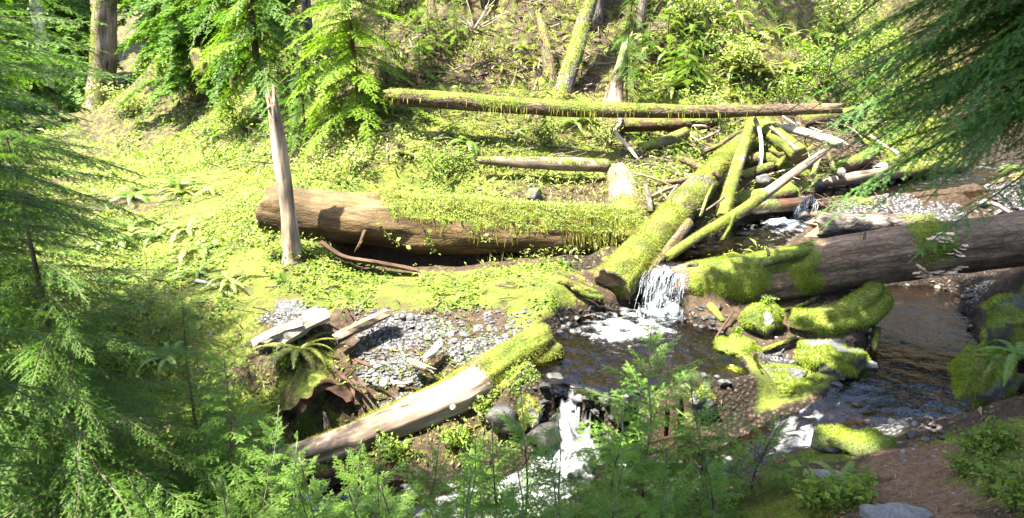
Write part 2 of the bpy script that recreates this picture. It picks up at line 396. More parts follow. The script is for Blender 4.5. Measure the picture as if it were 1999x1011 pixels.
# thin sheet of falling water: white streaks with clear gaps
nt, out = newmat('fall_sheet')
uv = attr(nt, 'uvw').outputs['Vector']; m = sep(nt, attr(nt, 'mk').outputs['Color'])
n1 = noise(nt, mapping(nt, uv, (1, .09, 1)), 42, 4, .65, .2); n2 = noise(nt, mapping(nt, uv, (1, .3, 1)), 75, 3, .7)
al = mrange(nt, math_(nt, 'ADD', math_(nt, 'ADD', math_(nt, 'MULTIPLY', n1, .75), math_(nt, 'MULTIPLY', n2, .3)), math_(nt, 'MULTIPLY', m[0], -.12)), .44, .66, 0, .8)
wd = nd(nt, 'ShaderNodeBsdfPrincipled', {'Base Color': (.62, .67, .7, 1), 'Roughness': .2})
t2 = nd(nt, 'ShaderNodeBsdfTranslucent', {'Color': (.6, .65, .7, 1)})
tr = nd(nt, 'ShaderNodeBsdfTransparent', {'Color': (.9, .92, .93, 1)})
a1 = nd(nt, 'ShaderNodeMixShader', {0: .3, 1: wd.outputs[0], 2: t2.outputs[0]})
mx = nd(nt, 'ShaderNodeMixShader', {0: math_(nt, 'POWER', al, 1.5), 1: tr.outputs[0], 2: a1.outputs[0]})
nt.links.new(mx.outputs[0], out.inputs[0])
# foam that thins out at its rim
nt, out = newmat('foam')
p = pos(nt); m = sep(nt, attr(nt, 'mk').outputs['Color'])
n1 = noise(nt, p, 9, 4, .6, .5); n2 = noise(nt, p, 45, 3, .6)
al = mrange(nt, math_(nt, 'ADD', m[0], math_(nt, 'ADD', mrange(nt, n1, .3, .7, -.4, .4), mrange(nt, n2, .3, .7, -.2, .2))), .0, 1.1, 0, .92)
b_ = nd(nt, 'ShaderNodeBump', {'Strength': .6, 'Distance': .02, 'Height': n2})
wd = nd(nt, 'ShaderNodeBsdfPrincipled', {'Base Color': (.72, .76, .78, 1), 'Roughness': .4, 'Normal': b_.outputs[0]})
tr = nd(nt, 'ShaderNodeBsdfTransparent', {'Color': (1, 1, 1, 1)})
mx = nd(nt, 'ShaderNodeMixShader', {0: math_(nt, 'POWER', al, 2.3), 1: tr.outputs[0], 2: wd.outputs[0]})
nt.links.new(mx.outputs[0], out.inputs[0])
# ------------------------------------------------------------------ terrain
CT = [P(*t) for t in [
    (60, 215, 28), (200, 214, 28), (330, 200, 27), (300, 250, 20), (120, 262, 21), (-150, 290, 19), (300, 350, 14), (60, 370, 14),
    (450, 300, 15.5), (550, 335, 13.5), (300, 500, 9.7), (60, 505, 9.7), (450, 480, 9.9), (450, 560, 8.75), (250, 625, 7.9), (600, 560, 8.9),
    (600, 690, 7.4), (750, 640, 7.75), (950, 650, 7.55), (850, 720, 7.1), (1000, 790, 6.5), (900, 850, 6.35), (780, 890, 6.3), (640, 800, 6.95), (1080, 575, 8.35), (1040, 545, 8.9), (900, 542, 9.1), (700, 545, 9.2),
    (700, 500, 9.75), (900, 508, 9.7), (1120, 500, 9.7), (560, 480, 9.7),
    (600, 362, 11.2), (750, 368, 11.2), (950, 372, 11.2), (1130, 375, 11.2),
    (700, 300, 12.6), (700, 230, 13.9), (700, 100, 16.3), (700, 0, 18.3), (560, 230, 15.2), (560, 100, 17.8), (900, 300, 12.4), (900, 180, 14.4), (900, 0, 17.2),
    (450, 200, 19), (450, 120, 21), (400, 0, 25), (350, 160, 26),
    (1100, 300, 12.4), (1100, 200, 14.0), (1100, 100, 15.5), (1100, 0, 17), (1400, 200, 14.6), (1400, 100, 16), (1400, 0, 17.5), (1400, 285, 12.9), (1250, 300, 12.5),
    (1300, 380, 11.2), (1600, 225, 15.5), (1600, 100, 18), (1600, 0, 20), (1700, 300, 13.6), (1800, 200, 18), (1800, 60, 23), (2000, 80, 25), (2000, 180, 24),
    (1990, 290, 15), (2150, 330, 13.5), (1960, 425, 10.6), (1700, 445, 9.9), (1800, 415, 10.6), (2150, 430, 10), (2150, 540, 8.5),
    (1560, 700, 7.25), (1480, 755, 6.7), (1640, 760, 6.6), (1560, 610, 8.1),
    (1950, 790, 4.7), (1960, 900, 4.1), (1850, 955, 3.9), (1730, 850, 5.2), (1640, 905, 4.75), (1550, 965, 4.4), (1910, 740, 5.2), (1960, 660, 5.6), (2050, 560, 6.6)]]
CT += [np.array(t, float) for t in [
    (0, 0, 1.6), (2, 1, 1.45), (2.3, 2.6, .95), (-2, 1, 1.3), (-3, 3, .0), (0, 2.4, .8), (0, 3.9, -.45), (-1.5, 4.1, -.65), (1.2, 4.1, -.25), (-4, 4.4, -.7),
    (-7, 4.5, -.5), (-7, 8.2, .2), (5.5, 4, 1.7), (7, 8, 1.6), (5, 2, 1.7), (-8, 0, 1.5), (0, -5, 2.2), (8, -5, 3),
    (-40, 30, 2), (-40, 0, 3), (-40, -40, 5), (0, -40, 7), (40, -40, 10), (45, 0, 12), (45, 30, 16), (40, 60, 32), (0, 60, 28), (-20, 60, 14), (-40, 60, 10),
    (-16, 40, 5.), (-6, 34, 7.5), (6, 28, 11), (16, 32, 14), (-14, 14, .9), (-20, 20, 1.3), (12, 14, 2.6), (16, 24, 6), (12, 8, 3)]]
CT = np.array(CT)
def _u(r2): return np.where(r2 > 1e-9, r2 * np.log(np.maximum(r2, 1e-9)) * .5, 0)
_n = len(CT); _d2 = ((CT[:, None, :2] - CT[None, :, :2]) ** 2).sum(-1)
_A = np.zeros((_n + 3, _n + 3)); _A[:_n, :_n] = _u(_d2) + np.eye(_n) * .02
_A[:_n, _n] = 1; _A[:_n, _n + 1:] = CT[:, :2]; _A[_n, :_n] = 1; _A[_n + 1:, :_n] = CT[:, :2].T
_w = np.linalg.solve(_A, np.concatenate([CT[:, 2], np.zeros(3)]))
def tps(x, y):
    x, y = np.asarray(x, float), np.asarray(y, float); r = _w[_n] + _w[_n + 1] * x + _w[_n + 2] * y
    for k in range(_n): r = r + _w[k] * _u((x - CT[k, 0]) ** 2 + (y - CT[k, 1]) ** 2)
    return r
# streams: px, py, water level, half width, turbulence, foam
MAIN = [(1890, 205, 2.3, .5, 1, .8), (1925, 222, 1.95, .5, 1, .8), (1960, 318, 1.42, .75, .6, .2), (1850, 350, 1.28, .75, .5, .12), (1690, 376, 1.1, .5, .1, 0), (1610, 383, 1.06, .38, .1, 0),
        (1583, 386, 1.03, .24, .6, .4), (1578, 424, .7, .25, 1, .5), (1530, 440, .67, .45, 1, .42), (1470, 460, .65, .55, .6, .1), (1390, 492, .6, .5, .4, .06), (1318, 514, .56, .34, .4, .1),
        (1306, 526, .5, .32, .6, .12), (1290, 604, .03, .34, 1, .3), (1240, 640, .01, .75, .9, .36), (1230, 665, 0, .95, .6, .1), (1190, 705, 0, .85, .35, 0), (1120, 748, -.05, .3, .5, .1),
        (1115, 770, -.15, .22, 1, .4), (1120, 830, -.42, .25, 1, .6), (1115, 890, -.62, .33, 1, .6), (1000, 975, -.88, .42, 1, .55), (750, 985, -1.0, .4, .8, .16), (400, 985, -1.05, .35, .8, .05),
        (50, 935, -1.12, .5, .9, .3), (-350, 900, -1.2, .6, .8, .3)]
SIDE = [(1800, 575, .0, .5, .1, 0), (1800, 640, -.03, .6, .12, 0), (1800, 720, -.05, .62, .2, 0), (1745, 785, -.06, .5, .35, .02), (1645, 812, -.12, .32, .8, .12), (1560, 840, -.26, .3, 1, .35),
        (1450, 888, -.5, .3, .9, .2), (1300, 940, -.7, .35, .8, .2), (1130, 935, -.76, .35, .9, .3)]
POOL = [(1290, 640, .0, .5, .4, .08), (1360, 660, 0, .42, .25, 0), (1395, 715, 0, .3, .2, 0)]
def poly(L):
    a = np.array([np.concatenate([Pz(t[0], t[1], t[2]), t[3:]]) for t in L]); return spline(a, n=10)
PM, PS, PP = poly(MAIN), poly(SIDE), poly(POOL)
def stream_at(x, y):
    """distance to the bank (negative inside), level, turbulence, foam"""
    x, y = np.asarray(x, float), np.asarray(y, float)
    best = np.full(x.shape, 1e9); lv = np.zeros(x.shape); tu = np.zeros(x.shape); fo = np.zeros(x.shape)
    for Q in (PM, PS, PP):
        for k in range(len(Q) - 1):
            a, b = Q[k], Q[k + 1]; dx, dy = b[0] - a[0], b[1] - a[1]; L2 = dx * dx + dy * dy + 1e-9
            t = np.clip(((x - a[0]) * dx + (y - a[1]) * dy) / L2, 0, 1)
            d = np.hypot(x - a[0] - t * dx, y - a[1] - t * dy) - (a[3] + (b[3] - a[3]) * t)
            m_ = d < best
            best = np.where(m_, d, best); lv = np.where(m_, a[2] + (b[2] - a[2]) * t, lv)
            tu = np.where(m_, a[4] + (b[4] - a[4]) * t, tu); fo = np.where(m_, a[5] + (b[5] - a[5]) * t, fo)
    return best, lv, tu, fo
def axis(lo, hi, flo, fhi, d, grow):
    a = list(np.arange(flo, fhi, d)); s = d; x = a[-1]
    while x < hi: s *= grow; x += s; a.append(x)
    s, x = d, a[0]; L = []
    while x > lo: s *= grow; x -= s; L.append(x)
    return np.array(L[::-1] + a)
GX = axis(-170, 170, -7.5, 8, .055, 1.05); GY = axis(-120, 190, 2.5, 15.5, .055, 1.035)
X, Y = np.meshgrid(GX, GY)
Xc, Yc = np.clip(X, -60, 60), np.clip(Y, -45, 75)
Z = tps(Xc, Yc) + np.hypot(X - Xc, Y - Yc) * .25
far = sstep(9, 16, Y)
wob = .06 * fbm(X * .9, Y * .9, 0, 4, 3) + (.05 + .22 * far) * fbm(X * .45, Y * .45, 0, 3, 5) + .018 * fbm(X * 5, Y * 5, 0, 3, 9)
hilly = sstep(12, 15, Y) * sstep(-5.5, -3, X)
wob = wob + hilly * (0.5 * np.abs(fbm(X * .8, Y * .8, 0, 4, 31, .6)) + .10 * np.abs(fbm(X * 2.6, Y * 2.6, 0, 3, 37)))
Z = Z + wob
sd, lv, tu, fo = stream_at(np.clip(X, -12, 14), np.clip(Y, 3, 24))
sd = np.where((np.abs(X) > 12) | (Y < 3) | (Y > 24), 9, sd) + .07 * fbm(X * 2.5, Y * 2.5, 0, 3, 41)
depth = .10 + .05 * fbm(X * 3, Y * 3, 0, 3, 12)
inside = 1 - sstep(-.12, .06, sd)
bank = np.maximum(Z, lv + .05 + .04 * fbm(X * 3, Y * 3, 0, 2, 8))
Z = np.where(sd < .5, Z + (bank - Z) * (1 - sstep(.06, .5, sd)), Z)
cap = lv + .07 + (.75 + .2 * fbm(X * 2, Y * 2, 0, 2, 19)) * np.maximum(sd, 0) ** .9
Z = np.where(sd < 2.2, Z + (np.minimum(Z, cap) - Z) * (1 - sstep(1.2, 2.2, sd)), Z)
Z = Z * (1 - inside) + (lv - depth - .06 * sstep(0, -.5, sd)) * inside
def blob(px, py, z, rx, ry, hard=.5):
    c = Pz(px, py, z); d = np.sqrt(((X - c[0]) / rx) ** 2 + ((Y - c[1]) / ry) ** 2)
    return 1 - sstep(hard, 1.3, d)
und = sstep(9.62, 9.95, Y) * (1 - sstep(10.5, 10.8, Y)) * sstep(-2.9, -2.4, X) * (1 - sstep(1.0, 1.5, X)); Z = Z - .34 * und
gravel = np.maximum.reduce([blob(800, 645, .08, .62, .3), blob(950, 668, .08, .55, .28), blob(770, 725, .0, .42, .3) * .8, blob(560, 605, .2, .4, .2), blob(1690, 840, .05, .5, .35) * .9,
                            blob(1800, 590, .0, .9, .5), blob(1720, 335, 1.2, .8, .6), blob(1950, 400, .95, .6, .5), blob(1520, 690, .0, .3, .3), blob(1720, 418, .9, .8, .4), blob(1860, 425, .9, .5, .4)])
pathm = np.maximum.reduce([blob(1780, 905, .3, .38, .4), blob(1800, 960, .45, .32, .4), blob(1830, 1040, .7, .4, .6), blob(1960, 1100, 1., .5, .6)])
mossz = np.maximum.reduce([blob(1060, 585, .32, .55, .7), blob(850, 560, .32, 2.2, .6), blob(600, 560, .3, 1.5, .8), blob(350, 480, .5, 3, 2.5), blob(450, 300, 1.2, 3.5, 4), blob(1560, 950, .15, .6, .5),
                           blob(1650, 860, .1, .4, .35), blob(1500, 740, -.1, .7, .5), blob(1960, 900, .65, .6, .9) * .9, blob(750, 330, 1.4, 3, 2), blob(1100, 330, 1.3, 2.5, 1.5), blob(1350, 270, 1.9, 2.5, 2.5), blob(2000, 250, 2., 3, 2.5), blob(1800, 250, 1.9, 1.5, 2), blob(250, 620, .2, 2, 1.)])
mossz = np.maximum(mossz, .3 * sstep(13, 16, Y) + .12)
mossz = np.maximum(mossz, np.maximum.reduce([blob(900, 530, .38, 2.2, .3), blob(640, 525, .42, 1.2, .4), blob(1000, 700, .0, .5, .4), blob(700, 780, -.3, .6, .3), blob(450, 800, -.4, 1.5, .6)]))
mossz = mossz * (1 - und)
# the moss mound beside the pool rises as a rounded hump
hol = blob(640, 795, -.45, .5, .3, .3); Z = Z - .38 * hol
mound = blob(1065, 590, .3, .55, .62, .1); Z = Z + mound * .12
bed_shade = np.maximum(1 - sstep(-.05, .12, sd), np.maximum(blob(1040, 775, -.1, .3, .5), np.maximum.reduce([blob(970, 850, -.4, .5, .3), blob(1400, 765, -.15, .45, .4), blob(1800, 575, .0, 1.2, .45), blob(1130, 540, .2, .35, .4)])))  # stream bed and dark gravel; extra blobs also paint shade under the logs
V = np.stack([X, Y, Z], -1).reshape(-1, 3)
ny, nx = X.shape
i = np.arange(ny - 1)[:, None] * nx + np.arange(nx - 1)[None]
Fg = np.stack([i, i + 1, i + nx + 1, i + nx], -1).reshape(-1, 4)
mkc = np.stack([gravel, np.clip(mossz, 0, 1), pathm, bed_shade], -1).reshape(-1, 4)
ob('ground', mk('ground', V, Fg, 'ground', attrs={'mk': mkc}), kind='structure')
ZN = np.stack(np.gradient(Z, GY, GX), -1)
def gi(G, x, y):
    x, y = np.asarray(x, float), np.asarray(y, float)
    j = np.clip(np.searchsorted(GX, x) - 1, 0, nx - 2); k = np.clip(np.searchsorted(GY, y) - 1, 0, ny - 2)
    a = np.clip((x - GX[j]) / (GX[j + 1] - GX[j]), 0, 1); b = np.clip((y - GY[k]) / (GY[k + 1] - GY[k]), 0, 1)
    if G.ndim == 3: a, b = a[..., None], b[..., None]
    return (G[k, j] * (1 - a) + G[k, j + 1] * a) * (1 - b) + (G[k + 1, j] * (1 - a) + G[k + 1, j + 1] * a) * b
def H(x, y): return gi(Z, x, y)
def Nrm(x, y):
    g = gi(ZN, x, y); return unit(np.stack([-g[..., 1], -g[..., 0], np.ones_like(g[..., 0])], -1))
def on(px, py, Ymin=2.5, Ymax=40):      # where the pixel's ray meets the terrain
    a, b, c = ray(px, py); ys = np.geomspace(Ymin, Ymax, 900); t = ys / b
    x, z = a * t, EYE + c * t; hit = np.nonzero(z < H(x, ys))[0]
    k = hit[0] if len(hit) else len(ys) - 1
    return np.array((x[k], ys[k], float(H(x[k], ys[k]))))

# ------------------------------------------------------------------ water
gx, gy = np.arange(-8.5, 9.5, .035), np.arange(4.2, 22.5, .035)
sx, sy = np.meshgrid(gx, gy)
s1, l1, t1, f1 = stream_at(sx, sy)
l1s = l1.copy()
for _ in range(2):
    l1s[1:-1, 1:-1] = (l1s[1:-1, 1:-1] * 2 + l1s[2:, 1:-1] + l1s[:-2, 1:-1] + l1s[1:-1, 2:] + l1s[1:-1, :-2]) / 6
rip = (.004 + .022 * t1) * fbm(sx * 6, sy * 6, l1 * 3, 4, 61, .55) + .012 * t1 * np.abs(fbm(sx * 14, sy * 14, 0, 2, 63))
zw = l1s + rip
keep = s1 < .22
# foam streaks gather below the falls
f1 = f1 * sstep(.2, -.15, s1 + .1 * fbm(sx * 4, sy * 4, 0, 3, 77))
V = np.stack([sx, sy, zw], -1).reshape(-1, 3); n2 = len(gx)
i = np.arange(len(gy) - 1)[:, None] * n2 + np.arange(n2 - 1)[None]
Fw = np.stack([i, i + 1, i + n2 + 1, i + n2], -1).reshape(-1, 4)
Fw = Fw[keep.ravel()[Fw].all(1)]
us = np.unique(Fw); rm = np.full(len(V), -1); rm[us] = np.arange(len(us))
wc = np.stack([f1, t1, f1 * 0, f1 * 0 + 1], -1).reshape(-1, 4)
ob('stream_water', mk('stream_water', V[us], rm[Fw], 'water', attrs={'mk': wc[us]}), kind='structure')

def waterfall(name, lip, base, nstr, out_, jit, seed):
    """falling strands and drops between a lip line and a base line (two points each)"""
    r = np.random.default_rng(seed); lip, base = np.array(lip), np.array(base)
    parts = []; cl_ = r.beta(1.0, 1.3, 17)
    for k in range(nstr):
        t = np.clip(cl_[r.integers(len(cl_))] + r.normal(0, .018), 0, 1); a = lip[0] + (lip[1] - lip[0]) * t; b = base[0] + (base[1] - base[0]) * np.clip(t + r.normal(0, .06), 0, 1)
        a = a + r.normal(0, .015, 3); b = b + r.normal(0, jit, 3) * np.array((1, 1, .2))
        s0, s1_ = sorted(r.uniform(-.12, 1.0, 2)); s1_ = min(1, s0 + r.uniform(.2, .7)); s0 = max(s0, -.1)
        u = np.linspace(s0, s1_, 7)[:, None]
        q = a + (b - a) * np.array((1, 1, 0)) * u ** .75 + np.array((0, 0, 1.)) * (b - a)[2] * np.maximum(u, 0) ** 1.8
        q = q + r.normal(0, .004, q.shape)
        wd_ = r.uniform(.0012, .0042) * np.sin(np.linspace(.25, 3.0, 7))[:, None]
        sd_ = unit(np.array((r.normal(), r.normal() * .6, 0)))
        d2 = np.cross(sd_, (0, 0, 1.))
        Vv = np.concatenate([q + sd_ * wd_, q + d2 * wd_, q - sd_ * wd_]); n = 7
        f = []
        for e in range(3):
            o0, o1 = e * n, ((e + 1) % 3) * n
            f += [(o0 + m_, o1 + m_, o1 + m_ + 1, o0 + m_ + 1) for m_ in range(n - 1)]
        parts.append((Vv, np.array(f)))
    V, F = merge(parts)
    root = ob(name, None, kind='structure')
    nu, nv = 46, 26; uu, vv = np.meshgrid(np.linspace(0, 1, nu), np.linspace(-.12, 1, nv))
    for lay in range(2):
        A = lip[0] + (lip[1] - lip[0]) * uu[..., None]; B = base[0] + (base[1] - base[0]) * uu[..., None]; vp = np.maximum(vv, 0)[..., None]
        Q = A + (B - A) * np.array((1, 1, 0)) * (vv[..., None] if False else np.sign(vv[..., None]) * np.abs(vv[..., None]) ** .75) + np.array((0, 0, 1.)) * (B - A)[..., 2:] * vp ** 1.8
        Q = Q + np.array((0, -1., 0)) * (.03 * fbm(uu * 9, vv * 1.5, lay * 3., 3, seed + lay)[..., None] + .05 * lay * vp)
        i = np.arange(nv - 1)[:, None] * nu + np.arange(nu - 1)[None]; wdt = np.linalg.norm(lip[1] - lip[0])
        Fs = np.stack([i, i + 1, i + nu + 1, i + nu], -1).reshape(-1, 4)
        U = np.stack([uu * wdt, vv * abs(base[0][2] - lip[0][2]), uu * 0 + lay * 3.3], -1).reshape(-1, 3); e = np.minimum(uu, 1 - uu)
        mkv = np.clip(.35 + vv * .9 + 1.6 * sstep(.14, 0, e), 0, 3).ravel()
        ob('water_sheet', mk('water_sheet', Q.reshape(-1, 3), Fs, 'fall_sheet', attrs={'uvw': U, 'mk': np.stack([mkv] * 3 + [mkv * 0 + 1], -1)}), root)
    ob('falling_water', mk('falling_water', V, F, 'white_water'), root)
    # droplets
    nd_ = nstr * 5; t = r.random((nd_, 1)); u = r.random((nd_, 1))
    a = lip[0] + (lip[1] - lip[0]) * t; b = base[0] + (base[1] - base[0]) * t
    c = a + (b - a) * np.array((1, 1, 0)) * u ** .75 + np.array((0, 0, 1.)) * (b - a)[:, 2:] * u ** 1.8 + r.normal(0, .05, (nd_, 3)) * (.3 + u)
    o6 = np.array([(1, 0, 0), (-1, 0, 0), (0, 1, 0), (0, -1, 0), (0, 0, 1.8), (0, 0, -1.8)], float)
    f8 = np.array([(0, 2, 4), (2, 1, 4), (1, 3, 4), (3, 0, 4), (2, 0, 5), (1, 2, 5), (3, 1, 5), (0, 3, 5)])
    V = (c[:, None] + o6[None] * r.uniform(.0015, .005, (nd_, 1, 1))).reshape(-1, 3)
    F = (f8[None] + np.arange(nd_)[:, None, None] * 6).reshape(-1, 3)
    ob('spray', mk('spray', V, F, 'white_water'), root, kind='stuff')
    return root
def foam(name, parent, ctr, rx, ry, hgt, seed, z0):
    g = np.linspace(-1.3, 1.3, 90); a, b = np.meshgrid(g, g); d = np.hypot(a, b)
    x, y = ctr[0] + a * rx, ctr[1] + b * ry
    m_ = 1 - d + .45 * fbm(x * 5, y * 5, 0, 4, seed)
    z = z0 + hgt * np.clip(m_, 0, 1) ** .7 * (.6 + .5 * fbm(x * 6, y * 6, 0, 2, seed + 5)) - .004
    V = np.stack([x, y, z], -1).reshape(-1, 3)
    i = np.arange(89)[:, None] * 90 + np.arange(89)[None]; F = np.stack([i, i + 1, i + 91, i + 90], -1).reshape(-1, 4)
    F = F[(m_.ravel()[F] > .02).all(1)]
    us = np.unique(F); rm = np.full(len(V), -1); rm[us] = np.arange(len(us))
    ob(name, mk(name, V[us], rm[F], 'foam', attrs={'mk': np.stack([np.clip(m_.ravel()[us] * 1.0, 0, 1)] * 2 + [us * 0, us * 0 + 1], -1)}), parent)
wf = waterfall('waterfall', [P(1262, 528, 8.85), P(1350, 530, 8.72)], [P(1238, 614, 8.35), P(1330, 640, 8.1)], 45, .3, .03, 3)
foam('foam', wf, Pz(1205, 640, 0), .72, .52, .08, 5, .012)
foam('foam', wf, Pz(1290, 612, 0), .38, .25, .14, 8, .01)
wf2 = waterfall('waterfall', [P(1557, 384, 11.5), P(1608, 386, 11.4)], [P(1548, 428, 11.1), P(1600, 432, 11.05)], 50, .2, .02, 9)
foam('foam', wf2, Pz(1535, 438, .68), .42, .22, .10, 15, .68)
# ------------------------------------------------------------------ logs
MOSS_D = 1.0
def w4(px, py, Y, r): return np.concatenate([P(px, py, Y), [r]])
def log_parts(pr, bark, end, seg=20, step=.07, seed=0, moss=0., mossfn=None, fuzz=2600, flen=.03, fwid=.007, fmat='moss_leaf', hang=0, hlen=.12, **kw):
    """returns mesh of the stem and mesh of its moss (or None)"""
    V, F, mi, U, N = tube(pr, seg=seg, step=step, seed=seed, **kw)
    nz = fbm(V[:, 0] * 2.3, V[:, 1] * 2.3, V[:, 2] * 2.3, 3, seed + 70)
    mv = moss * np.clip(.55 + .75 * N[:, 2] + .5 * nz, 0, 1)
    if mossfn is not None: mv = mv * mossfn(V, N, U)
    mv = np.clip(mv, 0, 1)
    me = mk('log', V, F, [bark, end], mi, attrs={'uvw': U, 'mk': np.stack([mv, nz * .5 + .5, mv * 0, mv * 0 + 1], -1)})
    mm = None
    if moss > 0 and fuzz:
        rg = np.random.default_rng(seed + 100); q = F[0]; wv = sstep(.3, .7, mv)
        ar = np.linalg.norm(np.cross(V[q[:, 1]] - V[q[:, 0]], V[q[:, 3]] - V[q[:, 0]]), axis=1) * wv[q].mean(1)
        n = int(ar.sum() * fuzz * MOSS_D)
        if n > 20:
            p, nn = sample(V, q, wv, n, rg)
            cl = np.clip(.5 + .7 * fbm(p[:, 0] * 5, p[:, 1] * 5, p[:, 2] * 5, 3, seed + 3), 0, 1)
            Vb, Fb, Cb = blades(p, nn, flen * (0.6 + .9 * cl[:, None]), fwid, .55, rg, .2, cl)
            prt = [(Vb, Fb)]; Cs = [Cb]
            if hang:
                wl = sstep(.15, .5, mv) * sstep(.45, -.1, N[:, 2]) * sstep(-.9, -.2, N[:, 2])
                p2, n2_ = sample(V, q, wl, hang, rg)
                if len(p2):
                    Vh, Fh, Ch = blades(p2, np.tile(np.array((0, 0, -1.)), (len(p2), 1)) + n2_ * .25, hlen, fwid * 1.6, .12, rg)
                    prt.append((Vh, Fh)); Cs.append(Ch)
            Vm, Fm = merge(prt)
            mm = mk('moss', Vm, Fm, fmat, attrs={'mk': np.concatenate(Cs)}, smooth=False)
    return me, mm, (V, F, N, U, mv)
def fallen(name, label, cat, pr, bark, end='endgrain', group=None, knots=0, **kw):
    pr = np.array(pr, float); base = pr[:, :3].mean(0); base[2] = pr[:, 2].min()
    me, mm, dat = log_parts(pr, bark, end, **kw)
    root = ob(name, None, label=label, cat=cat, group=group)
    me.name = 'stem'; so = ob('stem', me, root)
    if mm: ob('moss', mm, root, kind='stuff')
    if knots:
        rg = np.random.default_rng(kw.get('seed', 0) + 5); V, F, N, U, mv = dat
        for k in range(knots):
            j = rg.integers(0, len(V) // 2 * 2 - 1); d = unit(N[j] + rg.normal(0, .3, 3)); r0 = rg.uniform(.012, .028); L = rg.uniform(.06, .2)
            m2, _, _ = log_parts(np.array([list(V[j] - d * .03) + [r0], list(V[j] + d * L * .6) + [r0 * .8], list(V[j] + d * L + rg.normal(0, .02, 3)) + [r0 * .5]]), bark, end, seg=7, step=.04, seed=j)
            m2.name = 'branch_stub'; ob('branch_stub', m2, so)
    return root, dat

span = lambda U, a, b, s=.25: sstep(a - s, a + s, U[:, 0]) * (1 - sstep(b - s, b + s, U[:, 0]))
# long half-buried log across the middle
big, bigd = fallen('fallen_log', 'long thick fallen log across the middle, brown underside, mossy plant-covered top', 'log',
    [w4(520, 404, 10.25, .33), w4(600, 418, 10.2, .37), w4(700, 430, 10.2, .40), w4(900, 442, 10.15, .42), w4(1100, 450, 10.15, .38), w4(1250, 455, 10.2, .34)],
    'wood_gold', 'endgrain', seg=52, step=.05, seed=2, low=.12, groove=.06, gf=5, jag=(.05, .05), moss=1.0,
    mossfn=lambda V, N, U: np.maximum(sstep(.15, .6, N[:, 2] + .25 * fbm(V[:, 0] * 3, V[:, 1], V[:, 2] * 2, 3, 8)) * (.15 + .85 * sstep(1.3, 3.0, U[:, 0] + .5 * fbm(V[:, 0] * 2, V[:, 1] * 2, V[:, 2] * 2, 3, 3))), .9 * sstep(4.2, 5.2, U[:, 0]) * sstep(-.5, .2, N[:, 2])),
    fuzz=4200, flen=.06, fwid=.009, fmat='moss_leaf', hang=900, hlen=.16, knots=5)
# splinter hanging from its front, bark slab lying in front of it
def slab(name, pts, wid, thk, mat, end, parent=None, seed=0, **tags):
    """split piece of wood: flat cross-section swept along points"""
    q = spline(np.array(pts, float), step=.06); n = len(q); T = unit(np.gradient(q[:, :3], axis=0))
    s = np.linspace(0, 1, n); A = unit(np.cross(T, np.array((0, 0, 1.)))); tilt = tags.pop('tilt', 0.0); B = np.cross(A, T)
    A, B = A * math.cos(tilt) + B * math.sin(tilt), B * math.cos(tilt) - A * math.sin(tilt)
    prof = [(-1, -.6), (-.55, -1), (.1, -.9), (.7, -1), (1, -.5), (.95, .5), (.5, .95), (0, 1.05), (-.5, .8), (-1, .55)]
    taper = tags.pop('taper', (0.9, .8)); V = []
    for k, (a, b) in enumerate(prof):
        wn = wid * (1 + .16 * fbm(s * 6, k * 3.1, seed, 3, seed)) * (taper[0] + (1 - taper[0]) * np.minimum(1, s * 4)) * (taper[1] + (1 - taper[1]) * np.minimum(1, (1 - s) * 4))
        tn = thk * (1 + .22 * fbm(s * 7, k * 2.3 + 9, seed, 3, seed + 4))
        sh = np.zeros(n); sh[0] = .06 * vn3(k * 1.7, seed, 0.3); sh[-1] = .09 * vn3(k * 1.9, seed, 4.3)
        V.append(q[:, :3] + A * (a * wn)[:, None] + B * (b * tn)[:, None] + T * sh[:, None])
    V = np.stack(V, 1); seg = len(prof); U = np.stack([np.broadcast_to((s * np.linalg.norm(q[-1, :3] - q[0, :3]))[:, None], (n, seg)), np.broadcast_to(np.array([p[0] for p in prof]) * wid, (n, seg)), np.broadcast_to(np.array([p[1] for p in prof]) * thk, (n, seg))], -1).reshape(-1, 3)
    V = V.reshape(-1, 3); i = np.arange(n - 1)[:, None] * seg; j = np.arange(seg)[None]; j2 = (j + 1) % seg
    F4 = np.stack([i + j, i + j2, i + seg + j2, i + seg + j], -1).reshape(-1, 4)
    c0, c1 = V[:seg].mean(0), V[-seg:].mean(0); V = np.concatenate([V, [c0, c1]]); U = np.concatenate([U, U[:1] * 0, U[-1:]])
    jj = np.arange(seg); F3 = np.concatenate([np.stack([jj, np.full(seg, n * seg), np.roll(jj, -1)], -1), np.stack([(n - 1) * seg + jj, (n - 1) * seg + np.roll(jj, -1), np.full(seg, n * seg + 1)], -1)])
    F = [F4, F3]; nn = vnorm(V, F)
    if (nn * (V - V.mean(0))).sum() < 0: F = [f[:, ::-1] for f in F]; nn = -nn
    mo = tags.pop('moss', 0.); mv = np.clip(mo * (nn[:, 2] + .5 * fbm(V[:, 0] * 4, V[:, 1] * 4, V[:, 2] * 4, 3, seed)), 0, 1)
    me = mk(name, V, F, [mat, end], [0] * len(F4) + [1] * len(F3), attrs={'uvw': U, 'mk': np.stack([mv] * 3 + [mv * 0 + 1], -1)}, smooth=False)
    return ob(name, me, parent, **tags)
slab('splinter', [P(712, 448, 9.78), P(706, 466, 9.74), P(696, 488, 9.72)], .035, .02, 'wood_gold', 'endgrain', big, 3, taper=(1, .2))
slab('bark_slab', [np.append(P(628, 474, 9.55), 0)[:3], P(672, 502, 9.5), P(730, 512, 9.42), P(812, 527, 9.3)], .10, .035, 'wood_rust', 'wood_rust', None, 5, label='curved strip of reddish bark on the ground under the long log', cat='bark', tilt=.5, taper=(.5, .4))
